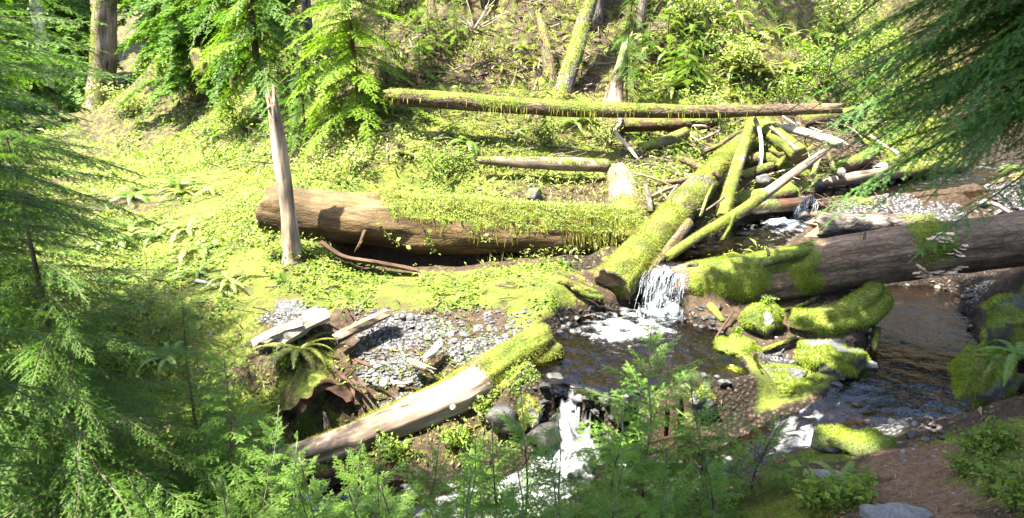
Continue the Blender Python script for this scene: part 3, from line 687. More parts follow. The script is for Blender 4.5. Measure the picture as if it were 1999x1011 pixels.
# standing snag
fallen('snag', 'pale leaning broken snag standing in front of the long log', 'snag',
    [w4(573, 515, 9.5, .17), w4(570, 488, 9.5, .14), w4(567, 455, 9.5, .125), w4(560, 400, 9.5, .108), w4(548, 310, 9.5, .098), w4(537, 230, 9.5, .082), w4(530, 196, 9.5, .07)],
    'snag_wood', 'endgrain', seg=26, step=.04, seed=5, low=.16, groove=.12, gf=3, gs=1.6, jag=(0, .22), knots=4, moss=.45, mossfn=lambda V, N, U: 1 - sstep(.2, .6, U[:, 0]), fuzz=2500)
# log bridging over the gully
fallen('fallen_log', 'long slender mossy log bridging high above the log jam', 'log',
    [w4(768, 187, 12.5, .14), w4(800, 191, 12.45, .155), w4(900, 198, 12.4, .155), w4(1100, 212, 12.35, .145), w4(1300, 217, 12.35, .125), w4(1480, 216, 12.4, .108), w4(1642, 211, 12.45, .095)],
    'bark_brown', 'endgrain', seg=22, step=.09, seed=8, low=.08, groove=.04, jag=(.15, .04), moss=.9, mossfn=lambda V, N, U: 1 - .6 * sstep(4.2, 6.0, U[:, 0]), fuzz=1900, flen=.035, fwid=.012, hang=260, hlen=.16, fmat='moss_leaf', knots=4)
fallen('fallen_log', 'short straight pale log lying on the bank behind the long log', 'log',
    [w4(935, 313, 11.55, .07), w4(1000, 316, 11.55, .095), w4(1100, 320, 11.5, .115), w4(1192, 323, 11.5, .115)], 'wood_pale', 'endgrain', seg=16, seed=13, moss=.6, fuzz=1500, flen=.04, fwid=.012, jag=(.05, .08), hollow=(0, .1))
# thick mossy log running down to the pool
fallen('fallen_log', 'thick bright-mossed log slanting down with its cut end above the pool', 'log',
    [w4(1196, 558, 8.75, .275), w4(1225, 520, 9.05, .275), w4(1288, 452, 9.75, .26), w4(1368, 364, 11.0, .235), w4(1440, 285, 12.2, .19), w4(1478, 235, 13.1, .16)],
    'bark_grey', 'endgrain', seg=30, step=.06, seed=17, low=.08, groove=.03, moss=1.15, mossfn=lambda V, N, U: .55 + .6 * (fbm(U[:, 0] * 1.5, 0, 0, 2, 5) > -.25), fuzz=4500, flen=.035, fwid=.008, jag=(.03, 0), hollow=(.08, 0), knots=2, hang=150, hlen=.08)
fallen('fallen_log', 'dark bare stem lying against the right side of the slanting mossy log', 'log',
    [w4(1250, 545, 8.85, .08), w4(1300, 490, 9.3, .09), w4(1345, 435, 9.9, .08)], 'bark_brown', seg=12, seed=19, moss=.4, fuzz=0)
fallen('log_stub', 'short mossy branch stub beside the cut end of the slanting log', 'branch',
    [w4(1205, 540, 8.95, .06), w4(1190, 520, 9.0, .055), w4(1178, 503, 9.05, .045)], 'bark_brown', seg=10, seed=20, moss=1., fuzz=1500)
fallen('fallen_log', 'mossy pole slanting from the stream up to the right of the jam', 'log',
    [w4(1300, 503, 9.15, .06), w4(1350, 470, 9.45, .075), w4(1450, 410, 10.15, .085), w4(1540, 345, 10.9, .075), w4(1607, 297, 11.6, .055)], 'wood_pale', 'endgrain_pale', seg=14, seed=23, low=.1, moss=1.0,
    mossfn=lambda V, N, U: 1 - .8 * sstep(1.9, 2.6, U[:, 0]), fuzz=3200, flen=.025, jag=(.03, .05), knots=3)
fallen('fallen_log', 'narrow mossy stem propped upright against the slanting log', 'log',
    [w4(1408, 425, 10.3, .10), w4(1425, 370, 10.75, .105), w4(1442, 315, 11.2, .10), w4(1462, 250, 11.9, .085)], 'wood_pale', seg=16, seed=27, low=.1, moss=.85, fuzz=2600, flen=.03, jag=(.02, .04), knots=2)
fallen('fallen_log', 'stubby thick mossy log draped over the right end of the long log', 'log',
    [w4(1205, 340, 11.5, .20), w4(1215, 380, 11.0, .25), w4(1225, 430, 10.35, .25), w4(1222, 472, 9.95, .20)], 'wood_pale', seg=24, seed=29, low=.14, groove=.06, moss=.8, mossfn=lambda V, N, U: .5 + .8 * sstep(.8, 1.3, U[:, 0]), fuzz=3800, flen=.05, fwid=.009, hang=300, hlen=.16, fmat='moss_dry', jag=(.05, .06))
# big log on the right over the dark pool
fallen('fallen_log', 'massive smooth reddish log on the right above the dark pool, left end mossy', 'log',
    [w4(1325, 552, 8.85, .26), w4(1380, 549, 8.75, .31), w4(1480, 540, 8.62, .345), w4(1600, 520, 8.5, .35), w4(1750, 497, 8.35, .34), w4(1880, 480, 8.25, .34), w4(2060, 455, 8.1, .33)],
    'bark_red', 'wood_wet', seg=52, step=.05, seed=33, low=.07, groove=.035, gf=6, knots=4, jag=(.08, 0), moss=1.9,
    mossfn=lambda V, N, U: np.maximum(span(U, .2, 1.75, .15) * sstep(-.9, -.5, N[:, 2] + .2 * fbm(U[:, 0] * 3, N[:, 2], 0, 2, 2)), .5 * span(U, 2.9, 3.35, .12) * sstep(-.6, 0, N[:, 2])) + .0, fuzz=7500, flen=.03, fwid=.007, fmat='moss_green', hang=260, hlen=.07)
fallen('fallen_log', 'weathered broken log resting on top of the massive right log', 'log',
    [w4(1592, 440, 9.15, .18), w4(1640, 441, 9.12, .17), w4(1720, 438, 9.12, .14), w4(1822, 430, 9.15, .09)], 'bark_grey', 'endgrain', seg=22, seed=37, low=.1, groove=.08, gf=4, jag=(.1, .05), moss=.5, mossfn=lambda V, N, U: sstep(1.0, 1.3, U[:, 0]) + .25, fuzz=2600, hollow=(.05, 0))
fallen('branch', 'mossy stick lying across the left part of the massive right log', 'branch',
    [w4(1487, 517, 8.28, .05), w4(1530, 503, 8.3, .06), w4(1580, 490, 8.4, .06), w4(1650, 468, 8.75, .05)], 'bark_brown', seg=12, seed=39, moss=.9, fuzz=3000, flen=.02)
fallen('fallen_log', 'flat pale weathered log beside the upper pool', 'log',
    [w4(1590, 362, 11.75, .06), w4(1640, 352, 11.85, .095), w4(1700, 343, 12.0, .11), w4(1790, 330, 12.3, .12), w4(1880, 322, 12.6, .12)], 'wood_pale', 'endgrain_pale', seg=14, seed=41, low=.1, groove=.07, moss=.7, mossfn=lambda V, N, U: sstep(1.2, 1.6, U[:, 0]), fuzz=1500, jag=(.1, 0))
fallen('fallen_log', 'dark wet log damming the small upper waterfall', 'log',
    [w4(1450, 408, 11.0, .12), w4(1530, 400, 11.3, .13), w4(1620, 394, 11.55, .11)], 'wood_wet', 'wood_wet', seg=16, seed=43, moss=.9, mossfn=lambda V, N, U: 1 - sstep(.55, .8, U[:, 0]), fuzz=3000, fmat='moss_green')
fallen('fallen_log', 'orange wet log lip under the main waterfall', 'log',
    [w4(1268, 536, 8.98, .10), w4(1320, 530, 8.98, .12), w4(1400, 520, 8.95, .14)], 'wood_wet', 'wood_wet', seg=18, seed=45, low=.08, groove=.05)
# foreground log
fg, fgd = fallen('fallen_log', 'foreground fallen log, mossy right end and pale barkless middle', 'log',
    [w4(1076, 664, 7.25, .22), w4(1040, 686, 7.15, .25), w4(960, 728, 6.95, .24), w4(880, 774, 6.75, .215), w4(800, 810, 6.62, .195), w4(700, 850, 6.5, .175), w4(600, 884, 6.4, .155), w4(500, 915, 6.32, .14), w4(430, 938, 6.3, .12)],
    'wood_pale', 'bark_brown', seg=34, step=.05, seed=51, low=.17, groove=.12, gf=3.5, gs=.7, jag=(.03, 0), hollow=(.03, 0), moss=1.15,
    mossfn=lambda V, N, U: np.maximum(1 - sstep(.75, 1.05, U[:, 0] + .25 * fbm(V[:, 0] * 5, V[:, 1] * 5, V[:, 2] * 5, 3, 4)), 1. * sstep(-.35, .3, N[:, 1] + .3 * fbm(U[:, 0] * 4, V[:, 2] * 3, 0, 3, 6)) * span(U, .8, 3.0, .3)), fuzz=6500, flen=.03, fwid=.007, fmat='moss_leaf', knots=0)
kn = P(884, 795, 6.52)
m2, _, _ = log_parts(np.array([list(kn + np.array((0, .12, -.03))) + [.035], list(kn) + [.036], list(kn + np.array((-.005, -.035, .02))) + [.022]]), 'wood_bleached', 'wood_bleached', seg=12, step=.02, seed=3); m2.name = 'branch_stub'; ob('branch_stub', m2, fg)
fallen('fallen_log', 'pale log half hidden behind the left hemlock boughs', 'log',
    [w4(120, 842, 6.9, .12), w4(250, 838, 6.9, .15), w4(400, 850, 6.85, .15), w4(500, 868, 6.75, .12)], 'wood_pale', 'endgrain_pale', seg=16, seed=53, groove=.06, moss=.35, fuzz=1500)

# ------------------------------------------------------------------ log jam, sticks, driftwood
def stick(label, pts, r, mat, seed, moss=.0, group=None, name='branch', cat='branch', fuzz=1500, seg=9):
    return fallen(name, label, cat, [list(P(*p[:3])) + [r * (p[3] if len(p) > 3 else 1)] for p in pts], mat, 'endgrain_pale' if 'pale' in mat or 'bleach' in mat else 'endgrain', group=group, seg=seg, step=.08, seed=seed, low=.12, groove=.08, moss=moss, fuzz=fuzz if moss else 0, flen=.025, jag=(.03, .03))[0]
JG = 'pieces of the log jam'
stick('broad pale plank-like log sloping down right at the top of the jam', [(1528, 248, 12.6), (1580, 262, 12.3), (1645, 284, 12.0)], .085, 'wood_bleached', 61, 0, JG, 'fallen_log', 'log', seg=14)
stick('thick dark mossy log end behind the pale plank of the jam', [(1490, 248, 12.8), (1525, 275, 12.2), (1560, 305, 11.7)], .17, 'bark_brown', 62, .8, JG, 'fallen_log', 'log', seg=16)
stick('thin bare pole lying on the dark log end of the jam', [(1505, 248, 12.3), (1530, 270, 12.0), (1556, 293, 11.6)], .035, 'wood_pale', 63, .3, JG)
stick('upright mossy snapped stick left of the pale streamside stone', [(1609, 272, 11.9, .7), (1617, 300, 11.8), (1630, 334, 11.6, 1.3)], .04, 'bark_brown', 64, .5, JG)
stick('short leaning mossy post under the slanting pole', [(1598, 308, 11.8), (1591, 330, 11.7), (1586, 345, 11.6)], .045, 'wood_pale', 65, .5, JG)
stick('mossy half-rotten log at the right of the jam', [(1630, 330, 12.2), (1665, 318, 12.3), (1700, 300, 12.5)], .12, 'bark_brown', 66, .95, JG, 'fallen_log', 'log', seg=14)
stick('mossy log behind the right end of the bridging log', [(1560, 240, 13.6), (1610, 232, 13.8), (1680, 222, 14.2)], .16, 'bark_brown', 67, 1., JG, 'fallen_log', 'log', seg=14)
stick('pale rotten log end under the bridging log', [(1190, 245, 13.2), (1260, 243, 13.1), (1330, 240, 13.1)], .14, 'wood_rust', 68, .5, JG, 'fallen_log', 'log', seg=14)
stick('second mossy log under the bridging log beside the green herbs', [(1300, 245, 13.4), (1350, 240, 13.3), (1395, 235, 13.4)], .12, 'bark_brown', 69, .9, JG, 'fallen_log', 'log', seg=14)
stick('sunlit mossy log on the pale patch above the jam', [(1250, 290, 12.5), (1300, 275, 12.6), (1340, 258, 12.9)], .10, 'wood_pale', 70, .8, JG, 'fallen_log', 'log', seg=12)
stick('crooked mossy limb reaching left from the upper slanting log', [(1375, 296, 12.0), (1405, 283, 12.0), (1430, 265, 12.2), (1455, 252, 12.4)], .04, 'bark_brown', 71, .5, JG)
stick('short mossy limb below the crooked limb', [(1330, 310, 11.9), (1355, 322, 11.7), (1378, 332, 11.5)], .06, 'bark_brown', 72, .6, JG)
stick('bent mossy knee of wood between the two propped stems', [(1390, 345, 11.0), (1395, 335, 10.95), (1405, 350, 10.9)], .035, 'bark_brown', 73, .4, JG)
stick('pale bare stick crossing the gap left of the slanting log', [(1270, 385, 10.9), (1300, 370, 10.9), (1325, 362, 10.9)], .03, 'wood_pale', 74, 0, JG)
stick('brown broken branch in the gap left of the slanting log', [(1290, 358, 11.3), (1335, 352, 11.2), (1375, 345, 11.2)], .05, 'bark_brown', 75, .5, JG)
stick('thin stick standing in the gap left of the slanting log', [(1303, 388, 10.7), (1312, 375, 10.75), (1322, 362, 10.8)], .018, 'wood_pale', 76, 0, JG)
stick('grey upright root beside the stubby draped log', [(1260, 360, 10.8, .7), (1266, 385, 10.6), (1270, 415, 10.4, 1.2)], .045, 'bark_grey', 77, .3, JG)
stick('thin mossy twig leaning on the slanting log near the water', [(1368, 420, 10.0), (1380, 385, 10.2), (1392, 360, 10.4)], .025, 'wood_pale', 78, .7, JG)
stick('bare twig bridging the slanting log and the propped stem', [(1368, 418, 10.1), (1390, 403, 10.1), (1415, 385, 10.2)], .022, 'twig', 79, 0, JG)
stick('small mossy snag poking out of the stream below the pole', [(1408, 470, 9.7), (1420, 450, 9.8), (1432, 420, 9.9)], .035, 'bark_brown', 80, .9, JG)
stick('brown log lying level behind the propped stem', [(1445, 345, 11.6), (1475, 335, 11.7), (1505, 325, 11.9)], .09, 'bark_brown', 81, .7, JG, 'fallen_log', 'log', seg=12)
stick('large mossy log under the pole at the left bank of the upper channel', [(1420, 400, 11.2), (1480, 388, 11.3), (1545, 372, 11.5)], .15, 'bark_brown', 82, 1., JG, 'fallen_log', 'log', seg=14)
stick('dark mossy log deep inside the jam', [(1450, 320, 12.2), (1480, 310, 12.3), (1530, 318, 12.2)], .13, 'bark_brown', 83, .7, JG, 'fallen_log', 'log', seg=12)
stick('forked mossy limb inside the jam', [(1505, 290, 12.0), (1520, 303, 11.9), (1535, 300, 11.9), (1518, 325, 11.8)], .05, 'bark_brown', 84, .8, JG)
stick('loose pale root hanging below the bridging log on the right', [(1468, 215, 12.7, .8), (1483, 255, 12.3), (1487, 290, 12.1), (1484, 325, 11.9), (1478, 345, 11.8, .7)], .035, 'wood_bleached', 85, .2, JG)
stick('pale crooked root hanging below the bridging log in the middle', [(1205, 205, 13.0), (1210, 240, 12.8), (1200, 255, 12.6), (1225, 285, 12.4), (1245, 310, 12.2, .6)], .035, 'wood_bleached', 86, .2, JG)
stick('weathered bare branch on the gravel right of the jam', [(1700, 265, 13.0), (1720, 280, 12.8), (1755, 300, 12.5)], .03, 'wood_bleached', 87, 0, JG)
stick('mossy curved limb over the gravel right of the jam', [(1680, 270, 13.0), (1700, 285, 12.8), (1716, 300, 12.6)], .05, 'bark_brown', 88, .9, JG)
stick('pale root tangle piece on the far right bank', [(1925, 395, 10.2), (1950, 402, 10.1), (1968, 415, 10.0)], .03, 'wood_bleached', 89, 0)
stick('brown log half hidden behind the right hemlock boughs', [(1905, 385, 11.0), (1950, 365, 11.2), (2020, 335, 11.5)], .12, 'bark_brown', 90, .4, None, 'fallen_log', 'log', seg=14)
r8 = np.random.default_rng(88)
for k in range(64):                      # loose broken sticks through the jam
    px, py = r8.uniform(1250, 1720), r8.uniform(245, 400)
    if px > 1560 and py > 330: continue
    c = on(px, py); a = r8.uniform(0, 3.14); L = r8.uniform(.2, .55); d = np.array((math.cos(a), math.sin(a), r8.uniform(-.2, .5))) * L
    c[2] += .08
    me_, _, _ = log_parts(np.array([list(c - d) + [.012], list(c + r8.normal(0, .04, 3)) + [.02], list(c + d) + [.009]]), r8.choice(['wood_pale', 'wood_bleached', 'twig', 'bark_brown']), 'endgrain', seg=7, step=.1, seed=200 + k)
    me_.name = 'stick'; ob('stick', me_, label='small loose broken stick scattered through the log jam', cat='stick', group='loose sticks in the log jam')
# lower sticks round the pool and the island
stick('thin bare stick leaning into the pool below the massive right log', [(1392, 668, 7.6, .7), (1410, 640, 7.75), (1432, 608, 8.0)], .016, 'wood_rust', 101)
stick('mossy stub hanging below the massive right log', [(1385, 596, 8.3), (1398, 612, 8.15), (1412, 628, 8.0, .6)], .06, 'bark_brown', 102, 1.)
stick('mossy stick lying behind the patchy mossy boulder', [(1475, 690, 7.35), (1510, 676, 7.4), (1555, 660, 7.5)], .035, 'bark_brown', 103, .9)
stick('mossy stick under the massive right log behind the leafy moss rock', [(1500, 612, 8.1), (1560, 598, 8.2), (1600, 578, 8.35)], .03, 'bark_brown', 104, .6)
stick('mossy upright stub standing in the dark pool', [(1712, 640, 7.7), (1708, 670, 7.5), (1706, 698, 7.3, .6)], .045, 'bark_brown', 105, .9)
stick('mossy root reaching from the mound to the slanting log end', [(1090, 545, 8.6), (1130, 562, 8.6), (1165, 575, 8.65)], .06, 'bark_brown', 106, 1.1, fuzz=3500)
stick('second mossy root below the slanting log end', [(1120, 560, 8.5), (1150, 578, 8.5), (1175, 582, 8.55)], .045, 'bark_brown', 107, 1.1, fuzz=3500)
slab('plank_scrap', [P(1500, 655, 7.7), P(1498, 680, 7.5)], .05, .02, 'wood_rust', 'wood_rust', None, 21, label='small reddish plank scrap on the mossy island', cat='plank')
# driftwood on the gravel bar
slab('driftwood', [P(828, 705, 7.1) + (0, 0, .03), P(850, 694, 7.15) + (0, 0, .07), P(862, 683, 7.2) + (0, 0, .1)], .06, .035, 'wood_bleached', 'endgrain_pale', None, 31, label='twisted bleached driftwood knot on the gravel bar', cat='driftwood', taper=(.6, .3))
slab('driftwood', [P(800, 712, 7.05) + (0, 0, .05), P(822, 722, 7.0) + (0, 0, .05), P(842, 728, 6.98) + (0, 0, .04)], .06, .03, 'wood_pale', 'endgrain_pale', None, 33, label='flat pale driftwood slab below the twisted knot', cat='driftwood', taper=(.6, .3))
stick('short smooth pale stick on the gravel below the driftwood', [(768, 746, 6.95), (785, 749, 6.93), (806, 745, 6.93)], .018, 'wood_bleached', 110)
stick('thin curved twig on the gravel bar', [(778, 672, 7.45), (783, 684, 7.38), (790, 696, 7.3)], .012, 'wood_bleached', 111)
stick('small splinter leaning at the bark slab end', [(818, 536, 9.2), (826, 545, 9.1), (832, 552, 9.05)], .014, 'wood_pale', 112)
stick('small pale branch on the left meadow', [(382, 548, 8.9), (405, 553, 8.85), (428, 563, 8.8)], .03, 'wood_bleached', 113)
# split wood chunk pile and hollow log on the left of the gravel bar
slab('wood_block', [P(545, 668, 7.5) , P(590, 636, 7.6), P(632, 612, 7.75)], .22, .10, 'wood_bleached', 'endgrain_pale', None, 41, label='bleached split wood block with a pointed upper edge', cat='wood block', tilt=.35, taper=(.7, .8))
slab('wood_block', [P(498, 672, 7.45), P(540, 650, 7.45), P(592, 632, 7.5)], .10, .07, 'wood_bleached', 'endgrain_pale', None, 43, label='long bleached split slab left of the pointed wood block', cat='wood block', tilt=.5, taper=(.4, 1))
slab('wood_plank', [P(655, 660, 7.4), P(700, 638, 7.5), P(756, 610, 7.65)], .115, .06, 'wood_pale', 'endgrain_pale', None, 45, label='thick weathered plank pointing right on the gravel bar', cat='plank', tilt=.35, moss=.4, taper=(.9, 1))
def hollow_log():
    r = np.random.default_rng(4); A0, A1 = P(590, 690, 7.7), P(640, 782, 6.88)
    axd = A1 - A0; n, sg = 26, 34; s = np.linspace(0, 1, n)
    side = unit(np.cross(axd, (0, 0, 1.))); side = side * -1 if side[0] < 0 else side
    th = np.linspace(-.25, math.pi + .25, sg); Vs = []
    for shell in (0, 1):
        for k in range(n):
            nzv = fbm(np.cos(th) * 2.2, np.sin(th) * 2.2, s[k] * 2.5, 4, 8 + shell)
            rw = (.50 - .11 * shell) * (1 + .16 * nzv) * (.75 + .25 * s[k]); rh = (.40 - .12 * shell) * (1 + .22 * nzv) * (.7 + .3 * s[k])
            c = A0 + axd * s[k]; c = c + np.array((0, 0, -.12 - .1 * s[k]))
            jag = unit(axd) * (.12 * fbm(th * 2.5, shell, 0, 3, 5)[:, None] if k == n - 1 else 0)
            Vs.append(c + side * (np.cos(th) * rw)[:, None] + np.array((0, 0, 1.)) * (np.sin(th) * rh)[:, None] + jag)
    V = np.concatenate(Vs); F = []
    for shell in (0, 1):
        o = shell * n * sg
        for k in range(n - 1):
            for j in range(sg - 1):
                q = (o + k * sg + j, o + k * sg + j + 1, o + (k + 1) * sg + j + 1, o + (k + 1) * sg + j); F.append(q if shell else q[::-1])
    for j in range(sg - 1):
        a, b = (n - 1) * sg + j, n * sg + (n - 1) * sg + j; F.append((a, b, b + 1, a + 1)[::-1])
        a, b = j, n * sg + j; F.append((a, b, b + 1, a + 1))
    F = np.array(F); nn = vnorm(V, F)
    if nn[(n // 2) * sg + sg // 2][2] < 0: F = F[:, ::-1]; nn = -nn
    mv = np.clip(.35 + .5 * nn[:, 2] + .5 * fbm(V[:, 0] * 3, V[:, 1] * 3, V[:, 2] * 3, 3, 9), 0, 1); mv[n * sg:] = 0
    root = ob('hollow_log', None, label='mossy rotten hollow log with a black opening beside the gravel bar', cat='log')
    ob('shell', mk('shell', V, F, 'wood_rust', attrs={'uvw': V * np.array((1, 1, 1)), 'mk': np.stack([mv] * 3 + [mv * 0 + 1], -1)}), root)
    p, q = sample(V, F, sstep(.35, .7, mv), 4500, r)
    Vb, Fb, Cb = blades(p, q, .03, .008, .5, r, .4); ob('moss', mk('moss', Vb, Fb, 'moss_leaf', attrs={'mk': Cb}, smooth=False), root, kind='stuff')
    for k in range(5):
        a = P(690 + r.uniform(-30, 30), 700 + r.uniform(-20, 50), 7.0); d = unit(np.array((r.uniform(.2, 1), -.6, r.uniform(-.5, .3))))
        slab('splinter', [a, a + d * .1, a + d * r.uniform(.18, .3)], .02, .012, 'wood_rust', 'wood_rust', root, 50 + k, taper=(1, .2))
hollow_log()
stick('grey splintered stub in front of the hollow log', [(640, 838, 6.7, 1.4), (637, 822, 6.7), (633, 806, 6.7, .4)], .03, 'bark_grey', 115)

# ------------------------------------------------------------------ rocks
def ico(sub):
    bm = bmesh.new(); bmesh.ops.create_icosphere(bm, subdivisions=sub, radius=1.0)
    V = np.array([v.co[:] for v in bm.verts]); F = np.array([[v.index for v in f.verts] for f in bm.faces]); bm.free(); return V, F
ICO = {k: ico(k) for k in (1, 2, 3, 4, 5)}
def rock_shape(sub, seed, cuts=9, rough=.12):
    r = np.random.default_rng(seed); V, F = ICO[sub]; V = V.copy()
    for k in range(cuts):
        n = unit(r.normal(0, 1, 3)); d = r.uniform(.55, .85); e = np.maximum(V @ n - d, 0); V = V - n * (e * .92)[:, None]
    V = V * (1 + rough * fbm(V[:, 0] * 2 + seed, V[:, 1] * 2, V[:, 2] * 2, 4, seed)[:, None])
    return V, F
def boulder(name, label, px, py, Y, rx, ry, rz, mat, seed, moss=0., fuzz=6000, sub=5, cuts=11, flen=.034, fmat='moss_green', mossfn=None, rot=0.0, cat='rock', group=None, rough=.2):
    moss *= .85; c = P(px, py, Y); V, F = rock_shape(sub, seed, cuts, rough); V = V * np.array((rx, ry, rz))
    cr, sr = math.cos(rot), math.sin(rot); V = np.stack([V[:, 0] * cr - V[:, 1] * sr, V[:, 0] * sr + V[:, 1] * cr, V[:, 2]], -1)
    N = vnorm(V, F); nz = fbm((V[:, 0] + c[0]) * 4, (V[:, 1] + c[1]) * 4, V[:, 2] * 4, 3, seed + 2)
    mv = np.clip(moss * np.clip(.5 + .6 * N[:, 2] + .75 * nz, 0, 1), 0, 1)
    if mossfn is not None: mv = np.clip(mv * mossfn(V, N), 0, 1)
    V = V + N * (sstep(.3, .8, mv) * (.012 + .02 * np.abs(fbm((V[:, 0] + c[0]) * 9, (V[:, 1] + c[1]) * 9, V[:, 2] * 9, 3, seed + 6))) * min(1, rx / .2))[:, None]
    root = ob(name, None, label=label, cat=cat, group=group, mw=Matrix.Translation(Vector(c)))
    ob('stone', mk('stone', V, F, mat, attrs={'mk': np.stack([mv] * 3 + [mv * 0 + 1], -1)}), root)
    if moss and fuzz:
        rg = np.random.default_rng(seed + 9); wv = sstep(.35, .65, mv); ar = (np.linalg.norm(np.cross(V[F[:, 1]] - V[F[:, 0]], V[F[:, 2]] - V[F[:, 0]]), axis=1) * .5 * wv[F].mean(1)).sum()
        if ar * fuzz < 10: return root
        p, q = sample(V, F, wv, int(ar * fuzz * 2), rg); cl = np.clip(.5 + .7 * fbm(p[:, 0] * 6, p[:, 1] * 6, p[:, 2] * 6, 3, seed), 0, 1)
        Vb, Fb, Cb = blades(p, q, flen * (.6 + .8 * cl[:, None]), .007, .5, rg, .2, cl)
        ob('moss', mk('moss', Vb, Fb, fmat, attrs={'mk': Cb}, smooth=False), root, kind='stuff')
    return root
boulder('boulder', 'grey boulder with patchy moss cap beside the dark pool', 1622, 706, 7.0, .46, .36, .29, 'rock_grey', 3, .95, mossfn=lambda V, N: np.clip(1.25 - 1.1 * sstep(.75, .95, N[:, 2]) * (V[:, 1] > -.1), 0, 1.2), rot=.2)
boulder('boulder', 'small wet stone touching the right side of the patchy mossy boulder', 1695, 716, 6.95, .11, .09, .07, 'rock_pale', 5, 0, sub=3)
boulder('boulder', 'moss-covered rock with pale bare patch in front of the massive log', 1485, 628, 7.8, .26, .24, .24, 'rock_pale', 7, 1.2, mossfn=lambda V, N: np.clip(1.2 - sstep(.1, .04, np.hypot(V[:, 0] - .03, V[:, 2] - .1)), 0, 1.2), rot=.5)
boulder('boulder', 'rounded bright moss cushion at the pool side of the island', 1440, 688, 7.3, .24, .22, .17, 'rock_grey', 9, 1.4, rough=.2)
boulder('boulder', 'broad low moss cushion at the front of the island', 1515, 735, 6.85, .38, .28, .16, 'rock_grey', 11, 1.3, rough=.25)
boulder('boulder', 'lumpy moss cushion below the patchy mossy boulder', 1585, 762, 6.6, .28, .2, .12, 'rock_grey', 13, 1.2, rough=.3)
boulder('boulder', 'moss cushion between the island front and the saplings', 1445, 745, 6.75, .22, .2, .14, 'rock_grey', 15, 1.3, rough=.3)
boulder('boulder', 'yellow moss-topped stone rising from the pool left of the island', 1375, 790, 6.25, .17, .14, .16, 'rock_grey', 17, 1.3, fmat='moss_leaf')
boulder('boulder', 'mossy stone by the sapling tops at the pool outlet', 1040, 800, 6.35, .14, .16, .2, 'rock_grey', 18, 1.2, fmat='moss_leaf')
boulder('boulder', 'dark wet rock at the pool outlet', 1080, 745, 6.6, .14, .12, .1, 'rock_dark', 19, 0, sub=3)
boulder('boulder', 'black wet rock under the mossy end of the foreground log', 1040, 770, 6.6, .24, .2, .16, 'rock_dark', 61, .3, sub=3)
boulder('boulder', 'black wet rock below the foreground log at the cascade', 985, 815, 6.35, .26, .18, .16, 'rock_dark', 63, .2, sub=3)
boulder('boulder', 'dark rock left of the lower cascade', 1060, 850, 6.15, .2, .16, .13, 'rock_dark', 65, 0, sub=3)
boulder('boulder', 'dark wet rock splitting the outlet cascade', 1145, 775, 6.4, .16, .13, .11, 'rock_dark', 21, 0, sub=3)
boulder('boulder', 'large grey mossy bank rock at the right edge', 2010, 650, 5.7, .3, .5, .46, 'rock_dark', 23, .9, cuts=9, fuzz=4500, mossfn=lambda V, N: sstep(.25, -.2, V[:, 0] + .3 * V[:, 2]) + .45)
boulder('boulder', 'mossy foot of the right bank rising from the dark pool', 1925, 745, 5.6, .24, .3, .34, 'rock_grey', 25, 1.1, rough=.2)
boulder('boulder', 'mossy stone in the middle of the upper channel', 1675, 402, 10.9, .34, .2, .13, 'rock_dark', 27, 1.2, rough=.3, fuzz=3500)
boulder('boulder', 'small mossy stone left of the upper waterfall', 1540, 378, 11.5, .16, .15, .15, 'rock_grey', 29, 1.3, fuzz=3000)
boulder('boulder', 'dark rock in the foot of the upper waterfall', 1570, 420, 10.9, .13, .1, .09, 'rock_dark', 31, 0, sub=3)
boulder('boulder', 'pale rounded stone beside the snapped stick in the jam', 1642, 338, 11.7, .1, .09, .1, 'rock_pale', 33, .2, fuzz=0, sub=3)
boulder('boulder', 'pale boulder on the gravel behind the flat weathered log', 1722, 324, 12.3, .14, .12, .1, 'rock_pale', 35, 0, sub=3)
boulder('boulder', 'dark stone where the flat weathered log meets the upper pool', 1598, 360, 11.55, .09, .08, .1, 'rock_dark', 36, 0, sub=3)
boulder('boulder', 'brown stone under the hanging root in the jam', 1490, 352, 11.5, .13, .12, .12, 'rock_grey', 37, .3, fuzz=0, sub=3)
boulder('boulder', 'small brown mossy rock on top of the long log bank', 1045, 380, 11.0, .17, .15, .16, 'rock_grey', 38, .6, fuzz=2000, sub=3)
boulder('boulder', 'triangular white stone wedged on the massive right log', 1780, 452, 8.95, .05, .04, .06, 'rock_pale', 39, 0, sub=2)
boulder('boulder', 'pale flat rock at the bottom edge of the trail', 1752, 1012, 3.6, .2, .16, .10, 'rock_grey', 42, .3, fuzz=3000, sub=4, cuts=7)
boulder('boulder', 'dark grey angular stone at the pool edge by the trail', 1735, 862, 5.15, .085, .07, .06, 'rock_dark', 43, 0, sub=3)
boulder('boulder', 'dark flat stone right of the angular trail stone', 1784, 848, 5.3, .065, .05, .035, 'rock_dark', 45, 0, sub=3)
boulder('boulder', 'smooth dark stone furthest from the trail at the pool edge', 1810, 820, 5.55, .075, .06, .05, 'rock_dark', 47, 0, sub=3)
boulder('boulder', 'cream stone on the trail near the leafy bank', 1896, 962, 3.9, .055, .035, .03, 'rock_pale', 49, 0, sub=3)
boulder('boulder', 'small cream stone left of the cream trail stone', 1862, 968, 3.88, .035, .03, .018, 'rock_pale', 51, 0, sub=3)
boulder('boulder', 'grey flat mossy slab between stream and trail', 1690, 870, 5.0, .26, .2, .07, 'rock_dark', 53, 1.0, fuzz=4000, sub=3)
boulder('boulder', 'mossy slab at the stream side left of the trail', 1640, 862, 5.15, .24, .18, .1, 'rock_grey', 55, 1.2, sub=3)
boulder('boulder', 'long grey slab in the moss left of the trail', 1610, 930, 4.55, .2, .1, .04, 'rock_pale', 57, .3, fuzz=0, sub=3)
